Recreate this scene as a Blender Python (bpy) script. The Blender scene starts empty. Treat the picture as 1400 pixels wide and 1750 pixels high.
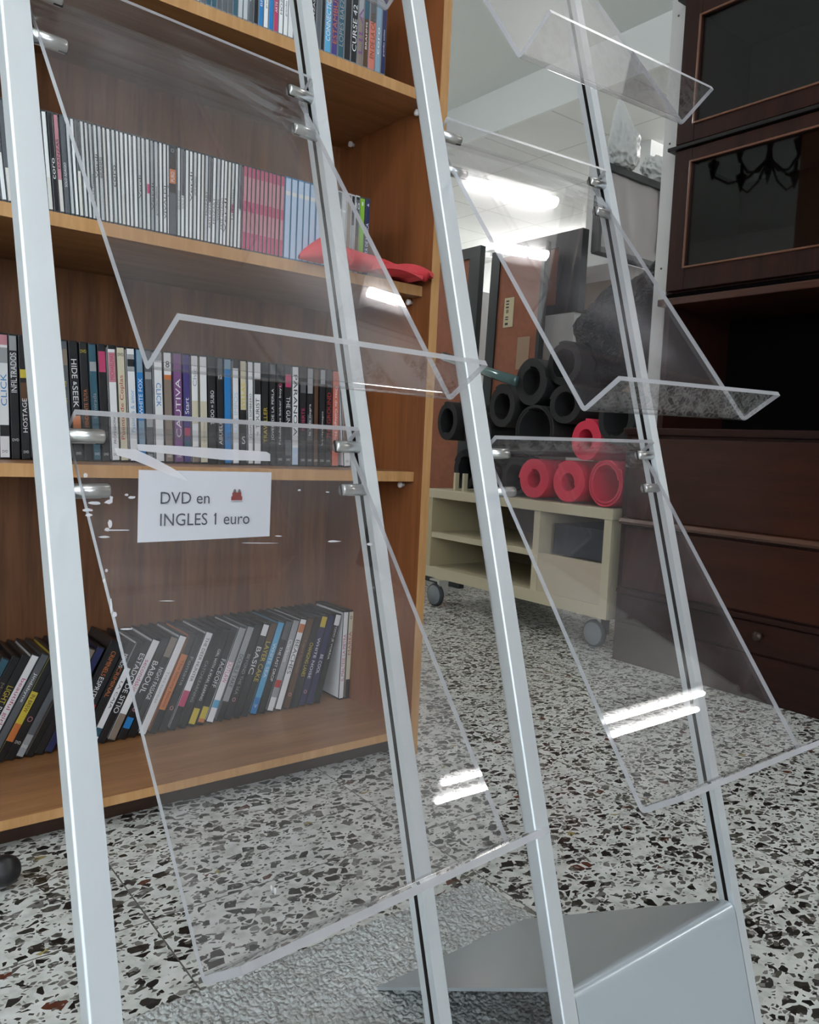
import bpy, bmesh, math, random
from mathutils import Vector, Matrix, noise
random.seed(7)
R = math.radians
sc = bpy.context.scene
COL = sc.collection

# ------------------------------------------------------------------ camera
CAMH = 0.6708
CX, CY, F = 739.76, 874.94, 1387.2
cR = Vector((0.7799389, -0.62403052, 0.04776227)); cU = Vector((0.01383696, 0.09348978, 0.99552408)); cF = Vector((0.62570269, 0.77578707, -0.081551))
CAM = Vector((0, 0, CAMH))
cd = bpy.data.cameras.new('camera'); cam = bpy.data.objects.new('camera', cd); COL.objects.link(cam)
m = Matrix((cR, cU, -cF)).transposed().to_4x4(); m.translation = CAM; cam.matrix_world = m
cd.sensor_fit = 'HORIZONTAL'; cd.sensor_width = 36; cd.lens = F/1400*36
cd.shift_x = -(CX-700)/1400; cd.shift_y = (CY-875)/1400; cd.clip_start = .02
sc.camera = cam
def hit(u, v, axis, val):
    d = cF + cR*((u-CX)/F) - cU*((v-CY)/F)
    return CAM + d*((val-CAM[axis])/d[axis])

# ------------------------------------------------------------------ world, light, exposure
sc.view_settings.view_transform = 'Standard'; sc.view_settings.look = 'None'
sc.view_settings.gamma = 1; sc.view_settings.use_curve_mapping = False
sc.view_settings.exposure = 0.12
w = bpy.data.worlds.new('world'); sc.world = w; w.use_nodes = True
w.node_tree.nodes['Background'].inputs[0].default_value = (.8, .9, 1, 1)
w.node_tree.nodes['Background'].inputs[1].default_value = .3
sc.cycles.max_bounces = 10; sc.cycles.transparent_max_bounces = 24; sc.cycles.diffuse_bounces = 4; sc.cycles.glossy_bounces = 4
TUBE_E = 62.0      # ceiling tubes
SKY_E = 6.0        # daylight in the shop window behind the camera and the added left one
def area(name, loc, rot, sx, sy, power, col):
    l = bpy.data.lights.new(name, 'AREA'); l.shape = 'RECTANGLE'; l.size = sx; l.size_y = sy; l.energy = power; l.color = col
    o = bpy.data.objects.new(name, l); COL.objects.link(o); o.location = loc; o.rotation_euler = rot
    return o

# ------------------------------------------------------------------ helpers
class MB:
    def __init__(s): s.v = []; s.f = []; s.mi = []; s.sm = []
    def add(s, vs, fs, mi=0, sm=False):
        b = len(s.v); s.v += [Vector(v) for v in vs]
        for f in fs: s.f.append([b+i for i in f]); s.mi.append(mi); s.sm.append(sm)
        return s
    def box(s, x0, x1, y0, y1, z0, z1, mi=0, M=None, bev=0):
        if bev > 0:
            bm = bmesh.new(); bmesh.ops.create_cube(bm, size=1)
            for v in bm.verts: v.co = Vector(((x0+x1)/2+v.co.x*(x1-x0), (y0+y1)/2+v.co.y*(y1-y0), (z0+z1)/2+v.co.z*(z1-z0)))
            bmesh.ops.bevel(bm, geom=list(bm.edges), offset=bev, segments=2, profile=.6, affect='EDGES')
            if M: bm.transform(M)
            bm.verts.index_update()
            s.add([v.co.copy() for v in bm.verts], [[v.index for v in f.verts] for f in bm.faces], mi); bm.free(); return s
        vs = [Vector((x, y, z)) for x in (x0, x1) for y in (y0, y1) for z in (z0, z1)]
        if M: vs = [M @ v for v in vs]
        return s.add(vs, [(0,1,3,2),(4,6,7,5),(0,4,5,1),(2,3,7,6),(0,2,6,4),(1,5,7,3)], mi)
    def prism(s, poly, ax0, ax1, fn, mi=0, caps=True, edge_mi=None, sm=False):
        # poly: list of 2D points; fn(p, t) -> 3D
        n = len(poly)
        vs = [fn(q, ax0) for q in poly]+[fn(q, ax1) for q in poly]
        b = len(s.v); s.v += [Vector(v) for v in vs]
        for i in range(n):
            j = (i+1) % n; s.f.append([b+i, b+j, b+n+j, b+n+i])
            s.mi.append(edge_mi[i] if isinstance(edge_mi, list) else mi); s.sm.append(sm)
        if caps:
            c = mi if caps is True else caps
            s.f.append([b+i for i in reversed(range(n))]); s.mi.append(c); s.sm.append(False)
            s.f.append([b+n+i for i in range(n)]); s.mi.append(c); s.sm.append(False)
        return s
    def lathe(s, prof, M=None, seg=32, mi=0, sm=True):
        vs = []; fs = []
        for (r, h) in prof:
            for k in range(seg):
                a = 2*math.pi*k/seg; v = Vector((r*math.cos(a), r*math.sin(a), h)); vs.append(M @ v if M else v)
        for i in range(len(prof)-1):
            for k in range(seg):
                l = (k+1) % seg; fs.append((i*seg+k, i*seg+l, (i+1)*seg+l, (i+1)*seg+k))
        fs.append(tuple(reversed(range(seg)))); fs.append(tuple((len(prof)-1)*seg+k for k in range(seg)))
        return s.add(vs, fs, mi, sm)
    def tube(s, pts, r, seg=12, mi=0):
        pts = [Vector(q) for q in pts]; vs = []; fs = []
        for i, q in enumerate(pts):
            d = (pts[min(i+1, len(pts)-1)]-pts[max(i-1, 0)]).normalized()
            a = d.orthogonal().normalized() if i == 0 else (a-d*a.dot(d)).normalized()
            b = d.cross(a)
            for k in range(seg):
                t = 2*math.pi*k/seg; vs.append(q+a*(r*math.cos(t))+b*(r*math.sin(t)))
        for i in range(len(pts)-1):
            for k in range(seg):
                l = (k+1) % seg; fs.append((i*seg+k, i*seg+l, (i+1)*seg+l, (i+1)*seg+k))
        fs.append(tuple(reversed(range(seg)))); fs.append(tuple((len(pts)-1)*seg+k for k in range(seg)))
        return s.add(vs, fs, mi, True)
    def build(s, name, mats, parent=None, fix=True):
        me = bpy.data.meshes.new(name)
        me.from_pydata([tuple(v) for v in s.v], [], s.f)
        for mt in (mats if isinstance(mats, (list, tuple)) else [mats]): me.materials.append(mt)
        me.polygons.foreach_set('material_index', s.mi); me.polygons.foreach_set('use_smooth', s.sm)
        if fix:
            bm = bmesh.new(); bm.from_mesh(me); bmesh.ops.recalc_face_normals(bm, faces=bm.faces); bm.to_mesh(me); bm.free()
        me.update()
        o = bpy.data.objects.new(name, me); COL.objects.link(o)
        if parent: o.parent = parent
        return o
def tag(o, label=None, cat=None, group=None, kind=None):
    if label: o['label'] = label
    if cat: o['category'] = cat
    if group: o['group'] = group
    if kind: o['kind'] = kind
    return o
def empty(name, loc=(0, 0, 0), rot=(0, 0, 0)):
    o = bpy.data.objects.new(name, None); COL.objects.link(o); o.location = loc; o.rotation_euler = rot; o.empty_display_size = .05
    return o
def struct(o): o['kind'] = 'structure'; return o

# ------------------------------------------------------------------ materials
MC = {}
def mat(key, col, rough=.5, metal=0, spec=.5, coat=0, trans=0, emit=None):
    if key in MC: return MC[key]
    mm = bpy.data.materials.new(key); mm.use_nodes = True; b = mm.node_tree.nodes['Principled BSDF']
    b.inputs['Base Color'].default_value = (*col, 1); b.inputs['Roughness'].default_value = rough; b.inputs['Metallic'].default_value = metal
    b.inputs['Specular IOR Level'].default_value = spec; b.inputs['Coat Weight'].default_value = coat; b.inputs['Transmission Weight'].default_value = trans
    if emit: b.inputs['Emission Color'].default_value = (*col, 1); b.inputs['Emission Strength'].default_value = emit
    MC[key] = mm; return mm
class NT:
    def __init__(s, mm): s.t = mm.node_tree; s.n = s.t.nodes; s.l = s.t.links; s.b = s.n.get('Principled BSDF')
    def new(s, ty, **kw):
        n = s.n.new(ty)
        for k, v in kw.items():
            if k.startswith('i_'): n.inputs[int(k[2:]) if k[2:].isdigit() else k[2:].replace('_', ' ')].default_value = v
            else: setattr(n, k, v)
        return n
    def link(s, a, b): s.l.new(a, b)
    def math(s, op, a, b=None, clamp=False):
        n = s.n.new('ShaderNodeMath'); n.operation = op; n.use_clamp = clamp
        for i, x in enumerate((a, b)):
            if x is None: continue
            if isinstance(x, (int, float)): n.inputs[i].default_value = x
            else: s.l.new(x, n.inputs[i])
        return n.outputs[0]
    def mixc(s, fac, a, b, mode='MIX'):
        n = s.n.new('ShaderNodeMix'); n.data_type = 'RGBA'; n.blend_type = mode
        for sock, x in ((n.inputs[0], fac), (n.inputs[6], a), (n.inputs[7], b)):
            if isinstance(x, (int, float)): sock.default_value = x
            elif isinstance(x, tuple): sock.default_value = (*x, 1)
            else: s.l.new(x, sock)
        return n.outputs[2]
    def ramp(s, fac, stops, const=False):
        n = s.n.new('ShaderNodeValToRGB'); cr = n.color_ramp
        if const: cr.interpolation = 'CONSTANT'
        while len(cr.elements) < len(stops): cr.elements.new(.5)
        for e, (p_, c) in zip(cr.elements, stops): e.position = p_; e.color = (*c, 1)
        s.l.new(fac, n.inputs[0]); return n.outputs[0]
    def coord(s, scale=(1, 1, 1), loc=(0, 0, 0), which='Object'):
        tc = s.n.new('ShaderNodeTexCoord'); mp = s.n.new('ShaderNodeMapping'); mp.inputs['Scale'].default_value = scale; mp.inputs['Location'].default_value = loc
        s.l.new(tc.outputs[which], mp.inputs[0]); return mp.outputs[0]
def wood(key, c1, c2, scale, rough=.45, coat=0, spec=.5):
    mm = mat(key, c1, rough, spec=spec, coat=coat); t = NT(mm)
    co = t.coord(scale)
    nz = t.new('ShaderNodeTexNoise', i_Scale=1.0, i_Detail=4.0); t.link(co, nz.inputs['Vector'])
    n2 = t.new('ShaderNodeTexNoise', i_Scale=5.0, i_Detail=3.0); t.link(co, n2.inputs['Vector'])
    f = t.math('ADD', t.math('MULTIPLY', nz.outputs[0], .6), t.math('MULTIPLY', n2.outputs[0], .4))
    r = t.ramp(f, [(.36, c1), (.5, tuple((a+b)/2 for a, b in zip(c1, c2))), (.62, c2)])
    t.link(r, t.b.inputs['Base Color'])
    bp = t.new('ShaderNodeBump', i_Strength=.08); bp.inputs['Distance'].default_value = .002; t.link(f, bp.inputs['Height']); t.link(bp.outputs[0], t.b.inputs['Normal'])
    return mm
W_BACK = wood('oak_back_panel', (.15, .052, .017), (.29, .115, .040), (30, 30, 2.2), .42)
W_SIDE = wood('oak_side_panel', (.17, .055, .017), (.25, .085, .028), (30, 26, 2.0), .38)
W_SHELF = wood('oak_shelf', (.27, .12, .045), (.39, .19, .078), (2.5, 30, 30), .4)
W_EDGE = wood('oak_edge', (.42, .21, .075), (.54, .30, .125), (30, 30, 3), .4)
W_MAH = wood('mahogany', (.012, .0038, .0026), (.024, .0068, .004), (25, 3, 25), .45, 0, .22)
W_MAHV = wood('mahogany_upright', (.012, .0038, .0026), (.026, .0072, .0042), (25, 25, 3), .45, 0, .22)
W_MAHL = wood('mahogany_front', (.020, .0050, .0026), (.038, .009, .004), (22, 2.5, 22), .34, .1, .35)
BLACKM = mat('black_gap', (.003, .0022, .002), 1.0, spec=.02)

def terrazzo():
    mm = mat('terrazzo', (.6, .6, .57), .28); t = NT(mm)
    tc = t.new('ShaderNodeTexCoord'); sx = t.new('ShaderNodeSeparateXYZ'); t.link(tc.outputs['Object'], sx.inputs[0])
    T = .4615
    ux = t.math('DIVIDE', t.math('SUBTRACT', sx.outputs[0], .388), T); uy = t.math('DIVIDE', t.math('SUBTRACT', sx.outputs[1], .597), T)
    ix = t.math('FLOOR', ux); iy = t.math('FLOOR', uy)
    fx = t.math('FRACT', ux); fy = t.math('FRACT', uy)
    dx = t.math('ABSOLUTE', t.math('SUBTRACT', fx, .5)); dy = t.math('ABSOLUTE', t.math('SUBTRACT', fy, .5))
    joint = t.math('GREATER_THAN', t.math('MAXIMUM', dx, dy), .4976)
    cmb = t.new('ShaderNodeCombineXYZ'); t.link(ix, cmb.inputs[0]); t.link(iy, cmb.inputs[1])
    wn = t.new('ShaderNodeTexWhiteNoise', noise_dimensions='3D'); t.link(cmb.outputs[0], wn.inputs['Vector'])
    off = t.new('ShaderNodeVectorMath', operation='SCALE'); t.link(wn.outputs['Color'], off.inputs[0]); off.inputs['Scale'].default_value = 3.0
    add = t.new('ShaderNodeVectorMath', operation='ADD'); t.link(tc.outputs['Object'], add.inputs[0]); t.link(off.outputs[0], add.inputs[1])
    nz = t.new('ShaderNodeTexNoise', i_Scale=60.0, i_Detail=1.0); t.link(add.outputs[0], nz.inputs['Vector'])
    nsub = t.new('ShaderNodeVectorMath', operation='SUBTRACT'); t.link(nz.outputs['Color'], nsub.inputs[0]); nsub.inputs[1].default_value = (.5, .5, .5)
    nsc = t.new('ShaderNodeVectorMath', operation='SCALE'); t.link(nsub.outputs[0], nsc.inputs[0]); nsc.inputs['Scale'].default_value = .008
    P = t.new('ShaderNodeVectorMath', operation='ADD'); t.link(add.outputs[0], P.inputs[0]); t.link(nsc.outputs[0], P.inputs[1])
    # stone mass: pale cement with soft mottling and faint pale aggregate
    nb = t.new('ShaderNodeTexNoise', i_Scale=35.0, i_Detail=5.0); t.link(add.outputs[0], nb.inputs['Vector'])
    base = t.ramp(nb.outputs[0], [(.3, (.46, .47, .43)), (.5, (.62, .63, .59)), (.68, (.74, .75, .72))])
    vo0 = t.new('ShaderNodeTexVoronoi', i_Scale=95.0); t.link(P.outputs[0], vo0.inputs['Vector'])
    s0 = t.new('ShaderNodeSeparateColor'); t.link(vo0.outputs['Color'], s0.inputs[0])
    base = t.mixc(t.math('MULTIPLY', t.math('GREATER_THAN', s0.outputs[0], .6), .45), base, (.70, .70, .67))
    col = base
    for (rot, sc_, thr, ins, seed, palette) in (
        (.3, (44, 44), .62, .085, 11.3, [(0, (.012, .011, .009)), (.40, (.035, .032, .026)), (.58, (.09, .085, .07)), (.74, (.17, .165, .15)), (.90, (.11, .035, .02)), (.94, (.05, .045, .04)), (.985, (.35, .28, .10))]),
        (1.1, (78, 78), .66, .08, 4.7, [(0, (.02, .018, .015)), (.35, (.10, .095, .08)), (.65, (.22, .21, .19)), (.9, (.06, .055, .05))]),
        (2.2, (130, 130), .70, .11, 8.1, [(0, (.05, .045, .04)), (.4, (.16, .15, .13)), (.7, (.28, .27, .25))])):
        mp = t.new('ShaderNodeMapping'); mp.inputs['Rotation'].default_value = (0, 0, rot); mp.inputs['Location'].default_value = (seed, seed*.7, 0)
        mp.inputs['Scale'].default_value = (1.0, 1.35, 0); t.link(P.outputs[0], mp.inputs[0])
        v1 = t.new('ShaderNodeTexVoronoi', i_Scale=float(sc_[0]), voronoi_dimensions='2D'); t.link(mp.outputs[0], v1.inputs['Vector'])
        v2 = t.new('ShaderNodeTexVoronoi', i_Scale=float(sc_[0]), feature='DISTANCE_TO_EDGE', voronoi_dimensions='2D'); t.link(mp.outputs[0], v2.inputs['Vector'])
        sp = t.new('ShaderNodeSeparateColor'); t.link(v1.outputs['Color'], sp.inputs[0])
        lim = t.math('ADD', t.math('MULTIPLY', sp.outputs[1], .16), ins)
        chip = t.math('MULTIPLY', t.math('GREATER_THAN', sp.outputs[0], thr), t.math('GREATER_THAN', v2.outputs['Distance'], lim))
        cc = t.ramp(sp.outputs[2], palette, True)
        col = t.mixc(chip, col, cc)
    col = t.mixc(joint, col, (.13, .125, .115))
    t.link(col, t.b.inputs['Base Color'])
    bp = t.new('ShaderNodeBump', i_Strength=.3); bp.invert = True; bp.inputs['Distance'].default_value = .001; t.link(joint, bp.inputs['Height']); t.link(bp.outputs[0], t.b.inputs['Normal'])
    return mm
M_FLOOR = terrazzo()

def acrylic():
    mm = mat('clear_acrylic', (1, 1, 1)); t = NT(mm); t.n.remove(t.b)
    out = t.n['Material Output']
    geo = t.new('ShaderNodeNewGeometry')
    dt = t.new('ShaderNodeVectorMath', operation='DOT_PRODUCT'); t.link(geo.outputs['Normal'], dt.inputs[0]); t.link(geo.outputs['Incoming'], dt.inputs[1])
    c1 = t.math('SUBTRACT', 1.0, t.math('ABSOLUTE', dt.outputs['Value']), True)
    fr = t.math('ADD', t.math('MULTIPLY', t.math('POWER', c1, 5.0), .95), .042)
    tr = t.new('ShaderNodeBsdfTransparent'); tr.inputs[0].default_value = (.962, .955, .958, 1)
    gl = t.new('ShaderNodeBsdfGlossy'); gl.inputs['Roughness'].default_value = .012; gl.inputs['Color'].default_value = (1, 1, 1, 1)
    m1 = t.new('ShaderNodeMixShader'); t.link(fr, m1.inputs[0]); t.link(tr.outputs[0], m1.inputs[1]); t.link(gl.outputs[0], m1.inputs[2])
    # wiped dust, smudges and fine scratches
    co = t.coord((1, 1, 1))
    nz = t.new('ShaderNodeTexNoise', i_Scale=9.0, i_Detail=5.0); t.link(co, nz.inputs['Vector'])
    sm = t.ramp(nz.outputs[0], [(.35, (.006, .006, .006)), (.6, (.024, .024, .024)), (.8, (.070, .070, .070))])
    co2 = t.coord((260, 5, 5)); n2 = t.new('ShaderNodeTexNoise', i_Scale=1.0, i_Detail=2.0); t.link(co2, n2.inputs['Vector'])
    st = t.math('MULTIPLY', t.math('GREATER_THAN', n2.outputs[0], .76), .025)
    hz = t.math('ADD', sm, st)
    df = t.new('ShaderNodeBsdfDiffuse'); df.inputs[0].default_value = (.84, .77, .79, 1)
    m2 = t.new('ShaderNodeMixShader'); t.link(hz, m2.inputs[0]); t.link(m1.outputs[0], m2.inputs[1]); t.link(df.outputs[0], m2.inputs[2])
    t.link(m2.outputs[0], out.inputs[0])
    return mm
M_ACR = acrylic()
def acr_edge():
    mm = mat('acrylic_edge', (.42, .41, .42), .3, spec=.5); t = NT(mm)
    out = t.n['Material Output']
    tr = t.new('ShaderNodeBsdfTransparent'); tr.inputs[0].default_value = (.8, .8, .82, 1)
    m1 = t.new('ShaderNodeMixShader'); m1.inputs[0].default_value = .72; t.link(tr.outputs[0], m1.inputs[1]); t.link(t.b.outputs[0], m1.inputs[2]); t.link(m1.outputs[0], out.inputs[0])
    return mm
M_ACRE = acr_edge()
M_ACRBEND = None
def bendmat():
    mm = mat('acrylic_bend', (1, 1, 1)); t = NT(mm); t.n.remove(t.b); out = t.n['Material Output']
    tr = t.new('ShaderNodeBsdfTransparent'); tr.inputs[0].default_value = (.86, .85, .86, 1)
    gl = t.new('ShaderNodeBsdfGlossy'); gl.inputs['Roughness'].default_value = .05
    m1 = t.new('ShaderNodeMixShader'); m1.inputs[0].default_value = .18; t.link(tr.outputs[0], m1.inputs[1]); t.link(gl.outputs[0], m1.inputs[2]); t.link(m1.outputs[0], out.inputs[0])
    return mm
M_ACRBEND = bendmat()

def brushed(key, col, rough, scale=(400, 400, 3)):
    mm = mat(key, col, rough, 1.0); t = NT(mm); co = t.coord(scale)
    nz = t.new('ShaderNodeTexNoise', i_Scale=1.0, i_Detail=2.0); t.link(co, nz.inputs['Vector'])
    t.link(t.math('ADD', t.math('MULTIPLY', nz.outputs[0], .12), rough-.06), t.b.inputs['Roughness'])
    bp = t.new('ShaderNodeBump', i_Strength=.04); bp.inputs['Distance'].default_value = .0004; t.link(nz.outputs[0], bp.inputs['Height']); t.link(bp.outputs[0], t.b.inputs['Normal'])
    return mm
M_ALU = brushed('anodised_aluminium', (.82, .85, .87), .56)
M_STEEL = brushed('brushed_steel', (.60, .59, .57), .3, (3, 400, 400))
M_PAINT = mat('silver_grey_paint', (.40, .44, .46), .28, .25, coat=.3)
M_WHITEPAPER = mat('white_paper', (.80, .80, .84), .7)
M_WALL = mat('white_plaster', (.82, .83, .82), .8)
def ceil_mat(key, grid):
    mm = mat(key, (.72, .74, .72), .8); t = NT(mm); co = t.coord((1, 1, 1)); sx = t.new('ShaderNodeSeparateXYZ'); t.link(co, sx.inputs[0])
    f = []
    for i in (0, 1):
        a = t.math('FRACT', t.math('DIVIDE', t.math('ADD', sx.outputs[i], .05), grid)); f.append(t.math('ABSOLUTE', t.math('SUBTRACT', a, .5)))
    j = t.math('GREATER_THAN', t.math('MAXIMUM', f[0], f[1]), .488)
    nz = t.new('ShaderNodeTexNoise', i_Scale=1.3, i_Detail=3.0); t.link(co, nz.inputs['Vector'])
    b = t.ramp(nz.outputs[0], [(.3, (.66, .68, .66)), (.7, (.76, .78, .76))])
    t.link(t.mixc(j, b, (.56, .56, .54)), t.b.inputs['Base Color']); return mm
M_CEIL = ceil_mat('ceiling_tiles', .6)

# ------------------------------------------------------------------ the room
ZC, ZT, XD = 2.96, 2.70, 3.63
XL, XR, YF, YB = -3.4, 6.1, -4.2, 8.0
struct(MB().box(XL, XR, YF, YB, -.05, 0).build('floor', M_FLOOR))
struct(MB().box(XL, XR, YF, YB, ZC, ZC+.05).build('ceiling', mat('smooth_ceiling', (.76, .79, .77), .85)))
struct(MB().box(XD, XR, 0, YB, ZT, ZT+.05).build('ceiling', M_CEIL))
struct(MB().box(XD-.02, XD, 0, YB, ZT, ZC).build('trim_1', mat('drop_face', (.76, .79, .77), .8)))
struct(MB().box(XL-.1, XL, YF, YB, 0, ZC).build('wall_left', M_WALL))
struct(MB().box(XR, XR+.1, YF, YB, 0, ZC).build('wall_right', M_WALL))
struct(MB().box(XL, XR, YB, YB+.1, 0, ZC).build('wall_back', M_WALL))
wf = MB()
wx0, wx1, wz0, wz1 = -2.9, -.2, .9, 2.4
wf.box(XL, wx0, YF-.1, YF, 0, ZC); wf.box(wx1, XR, YF-.1, YF, 0, ZC); wf.box(wx0, wx1, YF-.1, YF, 0, wz0); wf.box(wx0, wx1, YF-.1, YF, wz1, ZC)
struct(wf.build('wall_front', mat('dim_wall', (.42, .40, .40), .8)))
wn = struct(empty('window_1', (0, 0, 0)))
fr = MB()
for a, b in ((wx0, wx0+.06), (wx1-.06, wx1), ((wx0+wx1)/2-.03, (wx0+wx1)/2+.03)): fr.box(a, b, YF-.08, YF-.02, wz0, wz1)
fr.box(wx0, wx1, YF-.08, YF-.02, wz0, wz0+.06); fr.box(wx0, wx1, YF-.08, YF-.02, wz1-.06, wz1)
struct(fr.build('window_frame', M_WALL, wn))
struct(MB().box(wx0, wx1, YF-.1, YF-.09, wz0, wz1).build('window_pane', mat('daylight_pane', (.80, .90, 1), .5, emit=SKY_E), wn))
struct(MB().box(4.4, 4.9, 3.4, 3.91, 0, ZT).build('pillar', M_WALL))

# ceiling lights: twin tube fixtures
M_TUBE = mat('lit_tube', (1, .985, .965), .5, emit=TUBE_E); M_FIX = mat('white_enamel', (.8, .8, .8), .4)
def fixture(x, y, z, L, along, sep, label, power, W_=.1):
    t = empty('ceiling_light', (x, y, z)); tag(t, label, 'ceiling light')
    def B(a0, a1, b0, b1, z0, z1):
        return (a0, a1, b0, b1, z0, z1) if along == 'X' else (b0, b1, a0, a1, z0, z1)
    MB().box(*B(-L/2-.02, L/2+.02, -sep/2-.05, sep/2+.05, -.05, 0)).build('housing', M_FIX, t)
    for s in (-1, 1):
        q0 = (-L/2, s*sep/2, -.075) if along == 'X' else (s*sep/2, -L/2, -.075); q1 = (L/2, s*sep/2, -.075) if along == 'X' else (s*sep/2, L/2, -.075)
        MB().tube([q0, q1], .018, 12).build('tube', M_TUBE, t)
    return t
fixture(2.20, .775, ZC, .45, 'X', .21, 'twin tube ceiling light over the plastic display stands', 14)
fixture(4.38, -2.15, ZC, 1.24, 'X', .14, 'long twin tube ceiling light near the right wall', 24)
fixture(5.88, 5.75, ZT, 1.3, 'Y', .10, 'lit tube light far off where ceiling meets white wall', 22)
fixture(-.9, -.9, ZC, 1.25, 'X', .2, 'twin tube ceiling light behind and left of the camera', 30)
fixture(1.0, 4.6, ZC, 1.25, 'X', .2, 'unseen twin tube ceiling light added behind the bookcase', 24)  # unseen lamp, added to lift the ceiling and far area
fixture(4.9, 2.2, ZT, 1.25, 'X', .2, 'unseen twin tube ceiling light added behind the dark cabinet', 20)  # added out of view to brighten the room beyond the cabinet

fixture(4.4, 6.6, ZT, 1.25, 'X', .2, 'unseen twin tube ceiling light added deep in the back of the room', 20)  # extra unseen lamp that lightens the far walls and ceiling
wl = struct(empty('added_window_2', (0, 0, 0)))  # unseen window, added to brighten the left faces of the posts and the ceiling
fr = MB()
for a, b in ((-2.6, -2.54), (-.9, -.84), (.74, .8)): fr.box(XL+.02, XL+.07, a, b, .9, 2.3)
fr.box(XL+.02, XL+.07, -2.6, .8, .9, .96); fr.box(XL+.02, XL+.07, -2.6, .8, 2.24, 2.3)
struct(fr.build('window_frame', M_WALL, wl))
struct(MB().box(XL+.002, XL+.012, -2.6, .8, .9, 2.3).build('window_pane', mat('daylight_pane', (.80, .90, 1), .5, emit=SKY_E), wl))

# ------------------------------------------------------------------ bookcase
YS, YP, YBK = 1.374, 1.345, 1.722      # shelf front, side panel front, back panel
XB0, XB1 = .06, 1.072; TH = .02
bc = empty('bookcase', (XB0, YP, 0)); tag(bc, 'tall oak bookcase with four visible shelves of discs', 'bookcase')
def bpart(mb, name, mt):
    for v in mb.v: v -= Vector((XB0, YP, 0))
    return mb.build(name, mt, bc)
for x0, x1 in ((XB0, XB0+TH), (XB1-TH, XB1)):
    s = bpart(MB().box(x0, x1, YP+.001, YBK, 0, 2.02), 'side_panel', W_SIDE)
    e = MB().box(x0, x1, YP-.001, YP+.001, 0, 2.02)
    for v in e.v: v -= Vector((XB0, YP, 0))
    e.build('edge_band', W_EDGE, s)
bpart(MB().box(XB0, XB1, YBK, YBK+.008, .03, 2.02), 'back_panel', W_BACK)
bpart(MB().box(XB0+TH, XB1-TH, YP, YBK, 2.0, 2.02), 'top_panel', W_SHELF)
SZ = [1.3886, 1.0007, .6131]
xi0, xi1 = XB0+TH, XB1-TH
for z in SZ+[.0605, 1.775]:
    bot = z < .1
    y0 = YP if bot else YS
    th = .016 if bot else .021
    s = bpart(MB().box(xi0+.0005, xi1-.0005, y0+.0015, YBK, z-th, z), 'shelf', W_SHELF)
    e = MB().box(xi0+.0005, xi1-.0005, y0, y0+.0015, z-th, z)
    for v in e.v: v -= Vector((XB0, YP, 0))
    e.build('edge_band', W_EDGE, s)
bpart(MB().box(xi0, xi1, YP+.05, YP+.068, 0, .044), 'plinth', wood('dark_plinth', (.03, .012, .006), (.05, .02, .01), (3, 30, 30)))
M_PIN = mat('clear_plastic_pin', (.75, .72, .70), .3)
for z in SZ:
    for y in (YS+.035, YBK-.06):
        for x, sgn in ((xi1, -1), (xi0, 1)):
            Mx = Matrix.Translation((x, y, z-.030)) @ Matrix.Rotation(sgn*R(90), 4, 'Y')
            bpart(MB().lathe([(.004, 0), (.004, .006), (.0065, .0065), (.0065, .012), (.004, .0135)], Mx, 14), 'shelf_pin', M_PIN)

# ------------------------------------------------------------------ lettering
_tc = {}
def text_mesh(s):
    if s in _tc: return _tc[s]
    cu = bpy.data.curves.new('tmp', 'FONT'); cu.body = s; cu.size = 1; cu.resolution_u = 3
    o = bpy.data.objects.new('tmp', cu); COL.objects.link(o)
    bpy.context.view_layer.update()
    dg = bpy.context.evaluated_depsgraph_get()
    me = bpy.data.meshes.new_from_object(o.evaluated_get(dg))
    vs = [v.co.copy() for v in me.vertices]; fs = [list(q.vertices) for q in me.polygons]
    bpy.data.objects.remove(o); bpy.data.curves.remove(cu); bpy.data.meshes.remove(me)
    x0 = min(v.x for v in vs); x1 = max(v.x for v in vs); y0 = min(v.y for v in vs); y1 = max(v.y for v in vs)
    _tc[s] = ([((v.x-x0)/(x1-x0), (v.y-y0)/(y1-y0)) for v in vs], fs, (x1-x0)/(y1-y0)); return _tc[s]
def add_text(mb, s, fn, length, height, mi=0):
    # fn(u, v): u along reading direction 0..length, v up 0..height
    vs, fs, asp = text_mesh(s)
    mb.add([fn(a*length, b*height) for a, b in vs], fs, mi)

# ------------------------------------------------------------------ disc cases
CN = {'k': ((.012, .012, .014), 'black'), 'w': ((.78, .78, .78), 'white'), 'g': ((.10, .11, .12), 'dark grey'), 'G': ((.33, .34, .35), 'grey'),
      'c': ((.62, .57, .42), 'cream'), 'b': ((.02, .20, .50), 'blue'), 'B': ((.10, .38, .62), 'light blue'), 't': ((.03, .10, .14), 'dark teal'),
      'n': ((.02, .025, .09), 'navy'), 'p': ((.20, .08, .22), 'purple'), 'i': ((.06, .045, .20), 'indigo'), 'r': ((.45, .03, .03), 'red'),
      's': ((.60, .18, .13), 'salmon'), 'o': ((.55, .17, .05), 'orange'), 'y': ((.60, .47, .05), 'yellow'), 'u': ((.24, .19, .15), 'taupe'),
      'e': ((.22, .45, .04), 'green'), 'm': ((.50, .05, .14), 'crimson'), 'f': ((.55, .24, .28), 'pink'), 'd': ((.10, .045, .02), 'brown'),
      'S': ((.22, .33, .42), 'steel blue'), 'l': ((.46, .58, .72), 'pale blue')}
def cm(k): return mat('print_'+CN[k][1].replace(' ', '_'), CN[k][0], .32, coat=.25)
M_CASE = mat('black_case_plastic', (.012, .012, .013), .3)
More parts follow.
